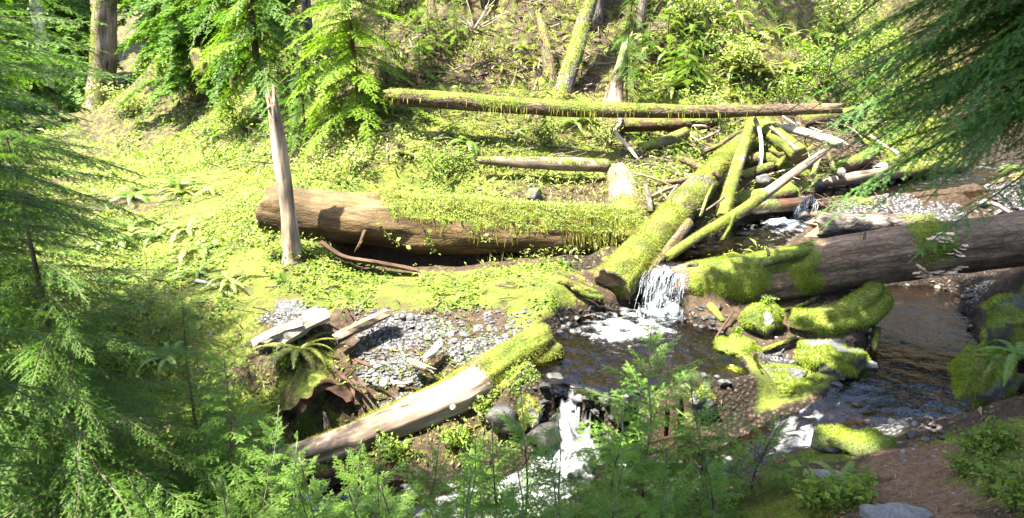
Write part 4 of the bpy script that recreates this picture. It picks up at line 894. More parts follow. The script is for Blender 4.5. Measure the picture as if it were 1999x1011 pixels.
# crescent of mossy wood on the island
fallen('curved_log', 'crescent-shaped moss-covered log below the massive right log', 'log',
    [w4(1545, 628, 7.85, .17), w4(1580, 634, 7.75, .21), w4(1640, 628, 7.7, .23), w4(1690, 604, 7.8, .21), w4(1708, 575, 8.05, .17), w4(1690, 556, 8.3, .12)], 'bark_brown', seg=26, step=.05, seed=57, low=.3, groove=.14, gf=3, gs=2., squash=.75, moss=1.3, fuzz=8000, flen=.03, fmat='moss_green', hang=200, hlen=.06)
# cobbles
r9 = np.random.default_rng(19)
CB = [mk('cobble', *rock_shape(2, 300 + k, 8, .1), 'rock_grey' if k % 3 else 'rock_pale', attrs={'mk': np.zeros((len(ICO[2][0]), 4))}) for k in range(9)]
def cobbles(n, boxes, smin, smax, label, group, mats=None):
    k = 0
    while k < n:
        b = boxes[r9.integers(len(boxes))]; px, py = r9.uniform(b[0], b[2]), r9.uniform(b[1], b[3]); c = on(px, py)
        s = smin + (smax - smin) * r9.random() ** 3.5
        m_ = Matrix.Translation(Vector(c + np.array((0, 0, s * .02)))) @ Euler((r9.normal(0, .3), r9.normal(0, .3), r9.uniform(0, 6.28))).to_matrix().to_4x4() @ Matrix.Diagonal((s * r9.uniform(.9, 1.4), s * r9.uniform(.7, 1.1), s * r9.uniform(.45, .8), 1))
        ob('cobble', CB[r9.integers(9)], label=label, cat='stone', group=group, mw=m_); k += 1
cobbles(110, [(870, 635, 1030, 695), (870, 640, 1000, 695), (730, 615, 890, 670), (720, 700, 800, 755)], .022, .08, 'loose grey cobble lying on the gravel bar beside the foreground log', 'cobbles on the gravel bar')
cobbles(45, [(1690, 545, 1900, 640)], .03, .08, 'dim cobble on the dark gravel under the massive right log', 'cobbles under the right log')
cobbles(30, [(1660, 300, 1800, 345), (1900, 390, 1999, 425)], .04, .11, 'cobble on the bright upstream gravel right of the jam', 'cobbles upstream')
cobbles(26, [(1680, 820, 1830, 900)], .015, .04, 'small stone at the pool edge beside the trail', 'small stones by the trail')
cobbles(22, [(1720, 900, 1920, 1005)], .008, .022, 'pebble lying on the brown trail', 'pebbles on the trail')
cobbles(14, [(1480, 660, 1570, 710)], .02, .05, 'small grey stone among the moss of the island', 'stones on the island')
# gravel and stream bed stones too many to count
def gravel_stuff(name, n, boxes, smin, smax, mat, seed, lift=.15):
    r = np.random.default_rng(seed); V0, F0 = ICO[1]; Vs, Fs = [], []
    for k in range(n):
        b = boxes[r.integers(len(boxes))]; c = on(r.uniform(b[0], b[2]), r.uniform(b[1], b[3]))
        s = r.uniform(smin, smax); V = V0 * (1 + .3 * r.normal(0, 1, (len(V0), 1)).clip(-1, 1)) * s * np.array((r.uniform(.8, 1.4), r.uniform(.8, 1.3), r.uniform(.4, .8)))
        a = r.uniform(0, 6.28); R = np.array(((math.cos(a), -math.sin(a), 0), (math.sin(a), math.cos(a), 0), (0, 0, 1)))
        Vs.append(V @ R.T + c + np.array((0, 0, s * lift))); Fs.append(F0 + k * len(V0))
    V = np.concatenate(Vs); ob(name, mk(name, V, np.concatenate(Fs), mat, attrs={'mk': np.zeros((len(V), 4))}, smooth=False), label=f'fine {name.replace("_", " ")} of rounded stones in and beside the creek', cat='gravel', kind='stuff')
gravel_stuff('gravel', 1300, [(690, 605, 1035, 695), (700, 690, 820, 755), (540, 590, 600, 615)], .012, .035, 'rock_grey', 5)
gravel_stuff('stream_bed_gravel', 800, [(1080, 600, 1420, 760), (1080, 620, 1420, 740), (1600, 560, 1900, 860), (1300, 440, 1600, 520), (1040, 760, 1200, 1000)], .02, .055, 'rock_dark', 6)
# ------------------------------------------------------------------ conifer boughs
def bough(L, side_sp, side_len, sub_sp, sub_len, n_sp, n_len, n_w, seed, rise=.1, droop=.25, mat='needle', flat=False, wood_r=.012, hang=.3):
    """flat drooping hemlock spray along +X: woody axis, side twigs, sub-twigs, rows of needles"""
    r = np.random.default_rng(seed); segs = []; wood = []
    def axis_pt(s): return np.array((s, L * .06 * vn3(s / L * 3, seed, .5), rise * s - droop * s * s / L))
    ss = np.linspace(0, L, 14); ax = np.array([axis_pt(s) for s in ss])
    def stem(p, r0, r1, k=5):
        n = len(p); T = unit(np.gradient(p, axis=0)); A = unit(np.cross(T, (0, .1, 1.))); B = np.cross(A, T); th = np.linspace(0, 2 * np.pi, k, endpoint=False)
        rr = np.linspace(r0, r1, n)[:, None, None]; V = (p[:, None] + rr * (A[:, None] * np.cos(th)[None, :, None] + B[:, None] * np.sin(th)[None, :, None])).reshape(-1, 3)
        i = np.arange(n - 1)[:, None] * k; j = np.arange(k)[None]; j2 = (j + 1) % k
        wood.append((V, np.stack([i + j, i + j2, i + k + j2, i + k + j], -1).reshape(-1, 4)))
    stem(ax, wood_r, wood_r * .2, 6)
    s = L * .06; side = 1
    while s < L * .985:
        f = s / L; l = side_len * (1 - f) ** .75 * min(1, f * 3.2 + .35) * r.uniform(.65, 1.12); side = -side
        p0 = axis_pt(s); a = math.radians(r.uniform(48, 66) - 14 * f); dz = r.normal(-.06, .2)
        d = unit(np.array((math.cos(a), side * math.sin(a), dz)))
        if l > .03:
            t = np.linspace(0, 1, 6)[:, None]; q = p0 + d * l * t + np.array((0, 0, -1.)) * hang * l * t ** 2 + np.array((1., 0, 0)) * l * .12 * t ** 2
            stem(q, max(.0012, wood_r * .28 * l / side_len), .0007, 3); segs.append((q, l, f))
            u = .02; s2 = 1
            while u < l:
                g = u / l; l2 = sub_len * (1 - g) ** .6 * r.uniform(.55, 1.1) * min(1, l / side_len * 1.6 + .2); s2 = -s2; u += sub_sp * r.uniform(.75, 1.25)
                if l2 < .012: continue
                b0 = p0 + d * l * g + np.array((0, 0, -1.)) * hang * l * g ** 2 + np.array((1., 0, 0)) * l * .12 * g ** 2
                a2 = r.uniform(.75, 1.05); perp = unit(np.cross((0, 0, 1.), d)) * s2
                d2 = unit(d * math.cos(a2) + perp * math.sin(a2) + np.array((0, 0, r.normal(-.2, .3))))
                q2 = b0 + d2 * l2 * np.linspace(0, 1, 3)[:, None]; q2[2, 2] -= .15 * l2; segs.append((q2, l2, max(f, g)))
        s += side_sp * r.uniform(.8, 1.2)
    segs.append((ax[7:], L * .5, 1.))
    NV, NC = [], []
    for q, l, f in segs:
        n = max(2, int(l / n_sp)); t = (np.arange(n) + r.random(n) * .6) / n; k = np.clip((t * (len(q) - 1)).astype(int), 0, len(q) - 2); w_ = t * (len(q) - 1) - k
        b = q[k] + (q[k + 1] - q[k]) * w_[:, None]; T = unit(q[k + 1] - q[k]); S = unit(np.cross(T, np.array((0, 0, 1.)))); U_ = np.cross(S, T)
        for sg in (1, -1):
            ll = n_len * r.uniform(.6, 1.15, (n, 1)) * np.minimum(1, (1.15 - t[:, None]) * 3)
            dd = unit(T * r.uniform(.25, .65, (n, 1)) + S * sg + U_ * r.normal(.05, .22, (n, 1)))
            hw = T * n_w * .5
            NV.append(np.stack([b - hw, b + hw, b + dd * ll * .6 + hw * .7, b + dd * ll, b + dd * ll * .6 - hw * .7], 1) if not flat else np.stack([b - hw, b + hw, b + dd * ll], 1))
            tip = np.clip((t - .55) * 2.2, 0, 1) * (.35 + .65 * f)
            NC.append(np.stack([np.full(n, r.random()) * .6 + r.random(n) * .4, r.random(n), tip * r.uniform(.4, 1), np.ones(n)], -1))
    NV = np.concatenate(NV); NC = np.concatenate(NC); kk = NV.shape[1]
    Vw, Fw_ = merge(wood); Fw_ = Fw_[0]; nw = len(Vw)
    V = np.concatenate([Vw, NV.reshape(-1, 3)]); Fn = np.arange(len(NV) * kk).reshape(-1, kk) + nw
    C = np.concatenate([np.tile((.2, .5, 0, 1.), (nw, 1)), np.repeat(NC, kk, 0)])
    U = np.concatenate([Vw * np.array((1, 1, 1)), np.zeros((len(NV) * kk, 3))])
    return mk('bough', V, [Fw_, Fn], ['twig', mat], [0] * len(Fw_) + [1] * len(Fn), attrs={'mk': C, 'uvw': U}, smooth=False), L
B_NEAR = [bough(1.3, .04, .42, .026, .11, .0042, .0165, .0038, 400 + k, .12, .35, flat=True, wood_r=.008, hang=.65) for k in range(4)]
B_SAP = [bough(.55, .03, .22, .022, .075, .0042, .016, .0038, 410 + k, .25, .25, wood_r=.004, flat=True, mat='needle_young') for k in range(4)]
B_LIMB = [bough(2.5, .038, .66, .028, .13, .0048, .018, .0042, 420 + k, .05, .32, mat='needle_blue', flat=True, wood_r=.011, hang=.4) for k in range(3)]
B_LEFT = [bough(1.9, .038, .52, .027, .12, .0044, .0175, .004, 460 + k, .1, .3, flat=True, wood_r=.008, hang=.5) for k in range(3)]
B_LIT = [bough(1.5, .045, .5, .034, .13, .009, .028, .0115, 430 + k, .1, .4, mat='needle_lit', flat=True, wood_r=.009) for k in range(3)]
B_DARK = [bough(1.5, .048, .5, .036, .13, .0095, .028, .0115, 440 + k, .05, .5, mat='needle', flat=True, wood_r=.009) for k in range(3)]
B_FAR = [bough(3.4, .1, 1.1, .085, .32, .032, .12, .05, 450 + k, .1, .5, mat='needle', flat=True, wood_r=.025) for k in range(3)]
def conifer(label, base, h, r0, bl, n, lmax, z0=.12, tilt=(5, 25), seed=0, name='hemlock', group=None, lean=(0, 0), lmin=.12, bark='bark_brown', power=.85, az=None, trunk_h=None, moss=.4, cat='tree', up=(-.15, .35)):
    r = np.random.default_rng(seed); base = np.array(base, float)
    root = ob(name, None, label=label, cat=cat, group=group, mw=Matrix.Translation(Vector(base)))
    ht = trunk_h or h
    pr = [np.array((lean[0] * t ** 1.2 + .02 * h * vn3(t * 4, seed, 1.1), lean[1] * t ** 1.2 + .02 * h * vn3(t * 4, seed, 7.1), t * ht - .1 * (t == 0), max(.004, r0 * (1 - t) ** .8))) for t in np.linspace(0, 1, 9)]
    me, _, _ = log_parts(np.array(pr), bark, 'endgrain', seg=8 if r0 < .05 else 18, step=max(.08, ht / 40), seed=seed, moss=moss, fuzz=0, low=.08, groove=.06)
    me.name = 'trunk'; ob('trunk', me, root)
    g = r.uniform(0, 6.28)
    for k in range(n):
        f = z0 + (1 - z0) * ((k + r.random() * 1.6) / (n + .8)); f = min(f, .995); g += 2.4 + r.normal(0, .3)
        a = g if az is None else r.uniform(*az)
        me_, L0 = bl[r.integers(len(bl))]; l = max(lmin, lmax * (1 - f) ** power * r.uniform(.7, 1.1)) if lmax > 0 else -lmax * r.uniform(.7, 1.1)
        s = l / L0; tl = math.radians(r.uniform(*tilt)) - (f ** 2) * math.radians(35)
        pz = f * h; c = Vector((lean[0] * (pz / ht) ** 1.2, lean[1] * (pz / ht) ** 1.2, pz))
        mm = Matrix.Translation(c) @ Matrix.Rotation(a, 4, 'Z') @ Matrix.Rotation(tl, 4, 'Y') @ Matrix.Rotation(r.normal(0, .18), 4, 'X') @ Matrix.Diagonal((s, s * r.uniform(.85, 1.15), s, 1))
        ob('bough', me_, root, mw=mm)
    return root
def g3(x, y): return (x, y, float(H(x, y)))
# big overhanging hemlock on the right: long limbs reaching in from the frame's edge
rr_ = np.random.default_rng(77)
def limb_tree(label, base, h, r0, limbs, bl, name='hemlock', group=None, seed=1, bark='bark_brown'):
    base = np.array(base); root = ob(name, None, label=label, cat='tree', group=group, mw=Matrix.Translation(Vector(base)))
    pr = np.array([(0, 0, t * h - .2 * (t == 0), r0 * (1 - .8 * t)) for t in np.linspace(0, 1, 8)])
    me, _, _ = log_parts(pr, bark, 'endgrain', seg=20, step=.3, seed=seed, moss=.4, fuzz=0); me.name = 'trunk'; ob('trunk', me, root)
    r = np.random.default_rng(seed)
    for (z, azd, l, tl) in limbs:
        me_, L0 = (bl if l < 3.7 else B_FAR)[r.integers(3)]; s = l / L0
        ob('bough', me_, root, mw=Matrix.Translation((0, 0, z - base[2])) @ Matrix.Rotation(math.radians(azd), 4, 'Z') @ Matrix.Rotation(math.radians(tl), 4, 'Y') @ Matrix.Rotation(r.normal(0, .2), 4, 'X') @ Matrix.Diagonal((s, s * r.uniform(.9, 1.2), s, 1)))
    return root
limbs = []
for k in range(135):
    f = k / 135; z = 3.3 + 2.2 * f + rr_.normal(0, .1)
    limbs.append((z, rr_.uniform(140, 215), rr_.uniform(1.7, 2.95), rr_.uniform(2, 17)))
for k in range(34):
    f = k / 34; limbs.append((7.0 + 9 * f, rr_.uniform(0, 360), (3.6 - 2.2 * f) * rr_.uniform(.8, 1.1), rr_.uniform(5, 25)))
for k in range(14):
    limbs.append((7.6 + 2.6 * k / 14, rr_.uniform(150, 208), rr_.uniform(4.0, 5.3), rr_.uniform(-8, 4)))  # long overhead limbs out of frame, added to shade island and pool
limb_tree('large hemlock at the right edge with boughs hanging over the creek', g3(5.0, 5.0), 17, .24, limbs, B_LIMB, seed=7)

# left foreground hemlocks
LG = 'foreground hemlocks on the left'
conifer('young hemlock at lower left whose thin trunk shows above the creek', g3(-3.1, 4.25), 3.6, .045, B_NEAR + B_LEFT, 110, 1.45, .05, (4, 26), 21, group=LG, lmin=.4, power=.5)
conifer('nearest hemlock, its needles large at the left edge', g3(-2.9, 2.6), 4.6, .06, B_NEAR, 84, -1.15, .16, (4, 26), 23, group=LG, az=(-1.6, 1.9))
conifer('taller hemlock left of the frame with sprays reaching over the meadow', g3(-4.75, 5.0), 4.9, .06, B_LEFT, 150, -1.9, .1, (4, 26), 25, group=LG, az=(-1.3, 1.6))
conifer('bushy low hemlock between the left trunk and the pale half-hidden log', g3(-2.2, 4.6), 2.0, .025, B_SAP, 70, 1.0, .05, (0, 20), 27, group=LG, lmin=.2)
conifer('slender hemlock in front of the shaded meadow right of the lower left one', g3(-2.65, 5.1), 2.3, .025, B_SAP, 76, 1.15, .05, (-5, 20), 33, group=LG, lmin=.2)
conifer('far left hemlock whose long bough arches across the top left corner', g3(-6.6, 7.0), 4.9, .07, B_LEFT, 110, -2.1, .15, (0, 24), 29, group=LG, az=(-1.2, 1.4))
# saplings along the bottom: px of leader, py of tip, distance
SP_ = [(1275, 622, 4.7, 1.5, 'tall slim hemlock sapling with dark stem in front of the pool'), (1395, 735, 4.6, 1.1, 'bushy sapling right of the tall slim one'), (1475, 800, 4.7, .9, 'rightmost bottom sapling beside the rapids'),
       (1190, 742, 4.4, 1., 'sapling just left of the tall slim one'), (1105, 800, 4.2, 1., 'sapling in front of the outlet cascade'), (1035, 748, 4.3, 1., 'upright pale-stemmed sapling before the foreground log end'),
       (960, 805, 4.2, .9, 'sapling under the mossy end of the foreground log'), (880, 830, 4.1, 1., 'sapling in front of the knot of the foreground log'), (800, 860, 4.2, .9, 'low sapling under the pale middle of the foreground log'),
       (705, 872, 4.0, .9, 'pale-stemmed sapling below the pale log'), (620, 890, 4.1, .9, 'low sapling left of the pale-stemmed one'), (545, 860, 4.3, .9, 'sapling over the left part of the foreground log'), (470, 800, 4.3, .9, 'sapling beside the lower left hemlock'),
       (1310, 860, 3.9, .9, 'front sapling below the tall slim one'), (1180, 890, 3.7, .8, 'front sapling over the white water'), (1010, 900, 3.7, .8, 'front sapling over the lower cascade'), (880, 930, 3.6, .8, 'front sapling at the bottom middle'),
       (740, 950, 3.6, .8, 'front sapling at the bottom left of centre'), (590, 950, 3.6, .8, 'front sapling at the bottom near the left trees'), (430, 930, 3.6, .8, 'front sapling below the left trees'), (1410, 900, 3.9, .8, 'front sapling near the bright mossy bank'), (310, 900, 3.7, .8, 'front sapling below the lower left hemlock'),
       (1100, 930, 3.5, .7, 'lowest sapling at the bottom edge left of centre'), (1260, 940, 3.5, .7, 'lowest sapling at the bottom edge right of centre'), (680, 985, 3.4, .7, 'lowest sapling at the bottom edge on the left'), (660, 855, 4.9, .9, 'sapling growing against the pale half of the foreground log'), (930, 850, 4.8, .9, 'sapling close in front of the black wet rocks'), (780, 905, 4.0, .9, 'sapling filling the gap below the pale log'), (510, 915, 4.0, .9, 'sapling at the low left end of the foreground log'), (955, 985, 3.4, .7, 'lowest sapling at the bottom edge in the middle')]
for k, (px, py, Yd, wd_, lb) in enumerate(SP_):
    t = P(px, py, Yd); zb = float(H(t[0], Yd)); h = max(.5, t[2] - zb)
    conifer(lb, (t[0] + .02, Yd, zb), h, (.007 + .004 * h), B_SAP, int(12 + 13 * h), .7 * wd_, .06, (-32, -2), 500 + k, 'hemlock_sapling', 'hemlock saplings along the bottom', lmin=.07, bark='twig' if k in (0,) else 'bark_grey', power=.7, cat='sapling', moss=0, lean=(rr_.normal(0, .12), rr_.normal(0, .08)))
# bright hemlocks on the slope behind
r_sl = np.random.default_rng(91)
MG = 'hemlocks on the slope'
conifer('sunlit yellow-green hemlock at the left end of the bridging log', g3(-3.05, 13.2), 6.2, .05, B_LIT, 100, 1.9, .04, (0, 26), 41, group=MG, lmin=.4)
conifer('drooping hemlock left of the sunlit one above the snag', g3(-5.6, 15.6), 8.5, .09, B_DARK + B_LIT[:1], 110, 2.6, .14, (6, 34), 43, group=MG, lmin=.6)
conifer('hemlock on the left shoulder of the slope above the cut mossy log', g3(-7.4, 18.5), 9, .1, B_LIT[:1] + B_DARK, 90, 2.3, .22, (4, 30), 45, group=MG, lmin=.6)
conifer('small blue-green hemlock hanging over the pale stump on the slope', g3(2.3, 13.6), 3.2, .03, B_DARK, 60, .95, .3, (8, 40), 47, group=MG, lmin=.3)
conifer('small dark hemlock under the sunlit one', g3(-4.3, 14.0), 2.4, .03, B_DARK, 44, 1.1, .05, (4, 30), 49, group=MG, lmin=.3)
for k in range(16):
    px, py = (r_sl.uniform(700, 900) if k % 3 == 0 else r_sl.uniform(1230, 1640)), r_sl.uniform(20, 180); bb = on(px, py)
    conifer('small hemlock seedling scattered on the steep slope', bb, r_sl.uniform(.8, 1.7), .015, B_LIT if k % 2 else B_DARK, 22, .7, .08, (0, 30), 660 + k, 'hemlock_sapling', 'seedlings on the slope', lmin=.15, cat='sapling')
# forest behind on the left
FT = [(-11.5, 30, 16, 'dark forest hemlock right of the thick pale trunk'), (-15.5, 34, 18, 'dark forest hemlock behind the thick pale trunk'), (-20, 30, 17, 'dark forest hemlock between the two pale trunks'), (-24, 27, 15, 'forest hemlock at the far left edge'),
      (-9.0, 36, 18, 'dark forest hemlock in the notch of the slope'), (-13, 42, 20, 'furthest forest hemlock in the notch'), (-19, 44, 20, 'furthest forest hemlock on the left'), (-27, 40, 20, 'furthest forest hemlock at the left edge'), (-5.5, 30, 16, 'forest hemlock crowning the left shoulder of the slope'),
      (-32, 32, 17, 'forest hemlock beyond the left edge'), (-17.5, 24, 9, 'young forest hemlock left of the thick pale trunk'), (-9.8, 25.5, 7, 'young forest hemlock above the mossy cut log'),
      (-13.2, 29, 8, 'young dark hemlock just right of the thick pale trunk'), (-22.5, 33, 14, 'forest hemlock left of the slim pale trunk'), (-16.5, 38, 18, 'tall forest hemlock seen above the meadow'), (-12.5, 25, 6, 'short forest hemlock at the dark notch'),
      (-9.3, 20.5, 8, 'dark hemlock on the bare edge of the left shoulder'), (-10.3, 22.5, 9, 'dark hemlock behind the edge of the left shoulder'), (-8.3, 22, 11, 'dark hemlock higher on the left shoulder')]
for k, (x, y, h, lb) in enumerate(FT):
    conifer(lb, g3(x, y), h, .2, B_FAR, 70, .3 * h, .03 if h > 10 else .05, (0, 26), 600 + k, group='forest behind the meadow', lmin=1.0)
for k, (x, y, h) in enumerate([(-1, 25, 14), (4, 27, 16), (9, 26, 15), (13, 24, 15), (17, 20, 15), (14, 30, 17), (19, 14, 15), (20, 28, 16)]):  # out-of-frame trees added to cut sky light and sky reflections in the water
    conifer('out-of-frame hemlock added on the upper slope to cut sky light', g3(x, y), h, .28, B_FAR, 34, 4.0, .25, (0, 26), 640 + k, group='added out-of-frame hemlocks on the upper slope', lmin=1.0)
# unseen trees added round the viewer to shade the foreground
SH = [(-8.2, -.4, 15, 3.6), (-2.8, 1.2, 16, 4.0), (-1.3, -.5, 17, 5.0), (8.8, 8.2, 17, 4.2), (2.2, -.7, 16, 4.6)]
for k, (x, y, h, l) in enumerate(SH):
    conifer('unseen tall hemlock added round the viewpoint to shade the foreground', g3(x, y), h, .22, B_FAR, 84 if abs(x) < 5 else 56, l * 1.25, .42 if k == 1 else .33, (0, 22), 680 + k, group='unseen shade hemlocks added round the viewpoint', lmin=1.0)

# bare trunks on the slope and in the meadow
def trunk(label, pr, bark, seed, moss=.5, group=None, knots=2, name='tree_trunk', cat='tree', **kw):
    root, d = fallen(name, label, cat, [list(P(*p[:3])) + [p[3]] for p in pr], bark, group=group, seed=seed, seg=kw.pop('seg', 18), step=.15, moss=moss, fuzz=500 if moss else 0, flen=.06, fwid=.02, knots=knots, **kw); return root
trunk('thick pale old trunk with mossy base at the back of the meadow', [(196, 222, 28, .8), (198, 205, 28, .6), (200, 160, 28, .5), (203, 90, 28, .46), (205, 0, 28, .44), (207, -120, 28, .4)], 'wood_pale', 301, .8, low=.1, groove=.1, gf=3)
trunk('slim pale leaning trunk at the far left', [(101, 224, 25, .24), (92, 160, 25, .22), (80, 80, 25, .2), (68, -10, 25, .19), (55, -130, 25, .17)], 'wood_bleached', 303, .15)
trunk('thin dark trunk between the two pale ones', [(175, 215, 32, .2), (170, 100, 32, .18), (166, -20, 32, .17), (163, -120, 32, .16)], 'bark_grey', 305, .2)
trunk('mossy trunk leaning right on the slope behind the bridging log', [(1094, 205, 13.9, .20), (1105, 160, 14.1, .19), (1126, 90, 14.5, .17), (1140, 40, 14.9, .16), (1158, -20, 15.2, .15), (1185, -140, 16, .12)], 'bark_grey', 307, .75)
trunk('leaning tapered trunk left of the mossy right-leaning one', [(1080, 190, 14.3, .16), (1072, 130, 14.5, .14), (1062, 70, 14.8, .10), (1050, 20, 15.1, .06)], 'bark_brown', 309, .6, jag=(0, .1))
for px, py, hh, rr0, lb in [(1168, 52, 15.01, .17, 'tall grey-trunked hemlock at the top beside the right-leaning trunk'), (1270, 70, 13, .11, 'slender dark-trunked hemlock at the top of the bright fern slope'), (597, 138, 15, .12, 'straight reddish-trunked hemlock left of the sunlit hemlock'), (930, 12, 14, .14, 'tall hemlock at the very top of the mossy slope')]:
    bb = on(px, py); conifer(lb, bb, hh, rr0, B_FAR, 40 if px < 1000 else 22, 3.4 if px < 1000 else 1.8, .55 if px < 1000 else .72, (0, 24), int(px), group=MG, lmin=.8, bark='bark_grey')
trunk('mossy dead stem above the left half of the bridging log', [(866, 135, 15.4, .17), (856, 90, 15.6, .15), (846, 30, 15.9, .10), (840, -10, 16, .07)], 'bark_brown', 315, .8)
trunk('broken pale stump behind the middle of the bridging log', [(1196, 212, 13.8, .26), (1200, 185, 13.85, .18), (1210, 140, 13.9, .12), (1222, 85, 14.0, .08)], 'wood_pale', 319, .35, name='broken_stump', cat='stump', jag=(0, .2), groove=.12, gf=3)
trunk('rotten dark stump under the left half of the bridging log', [(1052, 262, 13.0, .14), (1053, 240, 13.0, .13), (1055, 222, 13.0, .11)], 'bark_brown', 321, .4, name='stump', cat='stump', jag=(0, .1), knots=0)
trunk('mossy cut log poking from the left shoulder of the slope', [(385, 122, 19.2, .36), (420, 115, 19.6, .36), (460, 105, 20.2, .34)], 'bark_brown', 323, 1.1, name='fallen_log', cat='log', knots=0)
r5 = np.random.default_rng(55)
def dead_branch(label, px, py, Yd, n, L, seed, spread=(20, 160)):
    """bare silvery dead boughs: a stem with side twigs"""
    c = P(px, py, Yd); r = np.random.default_rng(seed); root = ob('dead_branch', None, label=label, cat='branch', mw=Matrix.Translation(Vector(c)))
    for k in range(n):
        a = math.radians(r.uniform(*spread)); l = L * r.uniform(.5, 1.1); e = np.array((math.cos(a) * l, r.uniform(-.3, .1) * l, math.sin(a) * l))
        p = np.array([(0, 0, 0, .018), list(e * .5 + r.normal(0, .05, 3)) + [.012], list(e + r.normal(0, .08, 3)) + [.004]])
        me, _, _ = log_parts(p, 'wood_bleached', 'wood_bleached', seg=6, step=.1, seed=seed + k); me.name = 'twig'; ob('twig', me, root)
dead_branch('silvery bare dead branches at the top of the slope', 925, 58, 15.9, 9, 1.0, 71)
dead_branch('brown drooping dead twigs on the slope left of the sunlit hemlock', 575, 150, 15.5, 8, .9, 73, (200, 330))
dead_branch('bare dead twigs behind the bridging log root end', 800, 205, 14.2, 8, .7, 75, (180, 330))
dead_branch('fan of pale roots below the mossy ledge on the slope', 965, 95, 15.3, 7, .7, 76, (200, 340))
dead_branch('bare pale twigs under the short straight log', 1090, 345, 11.9, 6, .35, 78, (200, 340))

# ------------------------------------------------------------------ ferns
def frond(L, n, w_, seed, arch=.75, mat='fern'):
    r = np.random.default_rng(seed); t = np.linspace(.06, 1, n); ph = np.cumsum(np.full(n, arch * 2 / n)); th0 = .95
    ang = th0 - ph * 1.0; dx = np.cos(ang) * L / n; dz = np.sin(ang) * L / n; x = np.cumsum(dx); z = np.cumsum(dz); T = unit(np.stack([dx, dx * 0, dz], -1)); p = np.stack([x, x * 0, z], -1)
    up = np.stack([-T[:, 2], T[:, 1] * 0, T[:, 0]], -1); S = np.array((0, 1., 0)); Vs, Cs = [], []
    for sg in (1, -1):
        l = (w_ * np.sin(np.clip(t, 0, 1) ** .55 * np.pi * .97) ** .8 * r.uniform(.85, 1.1, n))[:, None] + .004
        d = unit(S * sg + T * .28 - up * .15 + r.normal(0, .06, (n, 3))); h = T * (L / n * .42)
        Vs.append(np.stack([p - h, p + h, p + d * l * .55 + h * .9 - up * l * .03, p + d * l - up * l * .12, p + d * l * .55 - h * .9 - up * l * .03], 1)); Cs.append(np.stack([r.random(n), r.random(n), t * .3, np.ones(n)], -1))
    NV = np.concatenate(Vs); NC = np.repeat(np.concatenate(Cs), 5, 0)
    k = n; q = np.stack([p + S * .004, p - S * .004, p - up * .006], 1).reshape(-1, 3); f = []
    for i_ in range(k - 1):
        for e in range(3): f.append((i_ * 3 + e, i_ * 3 + (e + 1) % 3, i_ * 3 + 3 + (e + 1) % 3, i_ * 3 + 3 + e))
    V = np.concatenate([q, NV.reshape(-1, 3)]); Fn = np.arange(len(NV) * 5).reshape(-1, 5) + len(q)
    C = np.concatenate([np.tile((.5, .2, 0, 1), (len(q), 1)), NC])
    return mk('frond', V, [np.array(f), Fn], mat, attrs={'mk': C}, smooth=False)
FR = {m_: [frond(.85, 34, .105, 700 + k + 10 * j, .7 + .2 * k, m_) for k in range(3)] for j, m_ in enumerate(('fern', 'fern_olive', 'herb_pale'))}
def fern(label, c, size, n, kind='fern', seed=0, group=None, low=0.0):
    r = np.random.default_rng(seed); root = ob('sword_fern', None, label=label, cat='fern', group=group, mw=Matrix.Translation(Vector(np.array(c))))
    for k in range(n):
        s = size / .85 * r.uniform(.7, 1.1)
        ob('frond', FR[kind][r.integers(3)], root, mw=Matrix.Rotation(6.283 * k / n + r.normal(0, .2), 4, 'Z') @ Matrix.Rotation(r.uniform(-.15, .35) + low, 4, 'Y') @ Matrix.Rotation(r.normal(0, .2), 4, 'X') @ Matrix.Diagonal((s, s, s, 1)))
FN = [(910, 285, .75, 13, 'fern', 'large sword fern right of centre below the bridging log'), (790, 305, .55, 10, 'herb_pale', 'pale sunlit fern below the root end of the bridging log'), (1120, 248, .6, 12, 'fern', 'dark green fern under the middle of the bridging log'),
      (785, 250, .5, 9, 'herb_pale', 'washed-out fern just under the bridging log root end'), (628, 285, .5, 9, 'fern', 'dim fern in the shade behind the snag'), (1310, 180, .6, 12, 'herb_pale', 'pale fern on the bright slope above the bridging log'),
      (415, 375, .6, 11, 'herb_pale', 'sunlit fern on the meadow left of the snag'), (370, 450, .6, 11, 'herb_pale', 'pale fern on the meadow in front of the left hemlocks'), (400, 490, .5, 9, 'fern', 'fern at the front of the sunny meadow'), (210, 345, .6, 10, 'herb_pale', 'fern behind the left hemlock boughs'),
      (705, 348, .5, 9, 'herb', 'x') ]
for k, (px, py, s, n, kd, lb) in enumerate(FN[:-1]): fern(lb, on(px, py), s, n, kd, 800 + k)
fern('olive fern growing on the hollow log', P(585, 690, 7.35) + np.array((0, 0, .05)), .62, 15, 'fern_olive', 830, low=.2)
fern('small fern in the moss left of the trail', on(1640, 945), .34, 7, 'fern', 831, low=-.2)
fern('fern drooping from the right bank rock', P(1985, 690, 5.0), .42, 9, 'fern', 832, low=.3)
fern('small fern low on the right bank', P(1940, 700, 5.2), .25, 7, 'fern', 833, low=.2)
fern('fern at the right edge behind the massive log', P(2010, 340, 10.3), .6, 10, 'fern', 834)
fern('low fern on the left gravel edge under the boughs', on(330, 700), .5, 9, 'fern', 835)
for k in range(46):
    px, py = r5.uniform(1235, 1640), r5.uniform(-40, 200)
    fern('sword fern among many on the bright upper right slope', on(px, py), r5.uniform(.45, .8), 9, r5.choice(['fern', 'herb_pale', 'fern_olive'], p=[.3, .5, .2]), 850 + k, 'sword ferns on the bright slope')
for k in range(18):
    px, py = r5.uniform(180, 520), r5.uniform(235, 560)
    fern('sunlit fern scattered over the left meadow', on(px, py), r5.uniform(.35, .65), 9, r5.choice(['fern', 'herb_pale']), 1900 + k, 'ferns on the meadow')
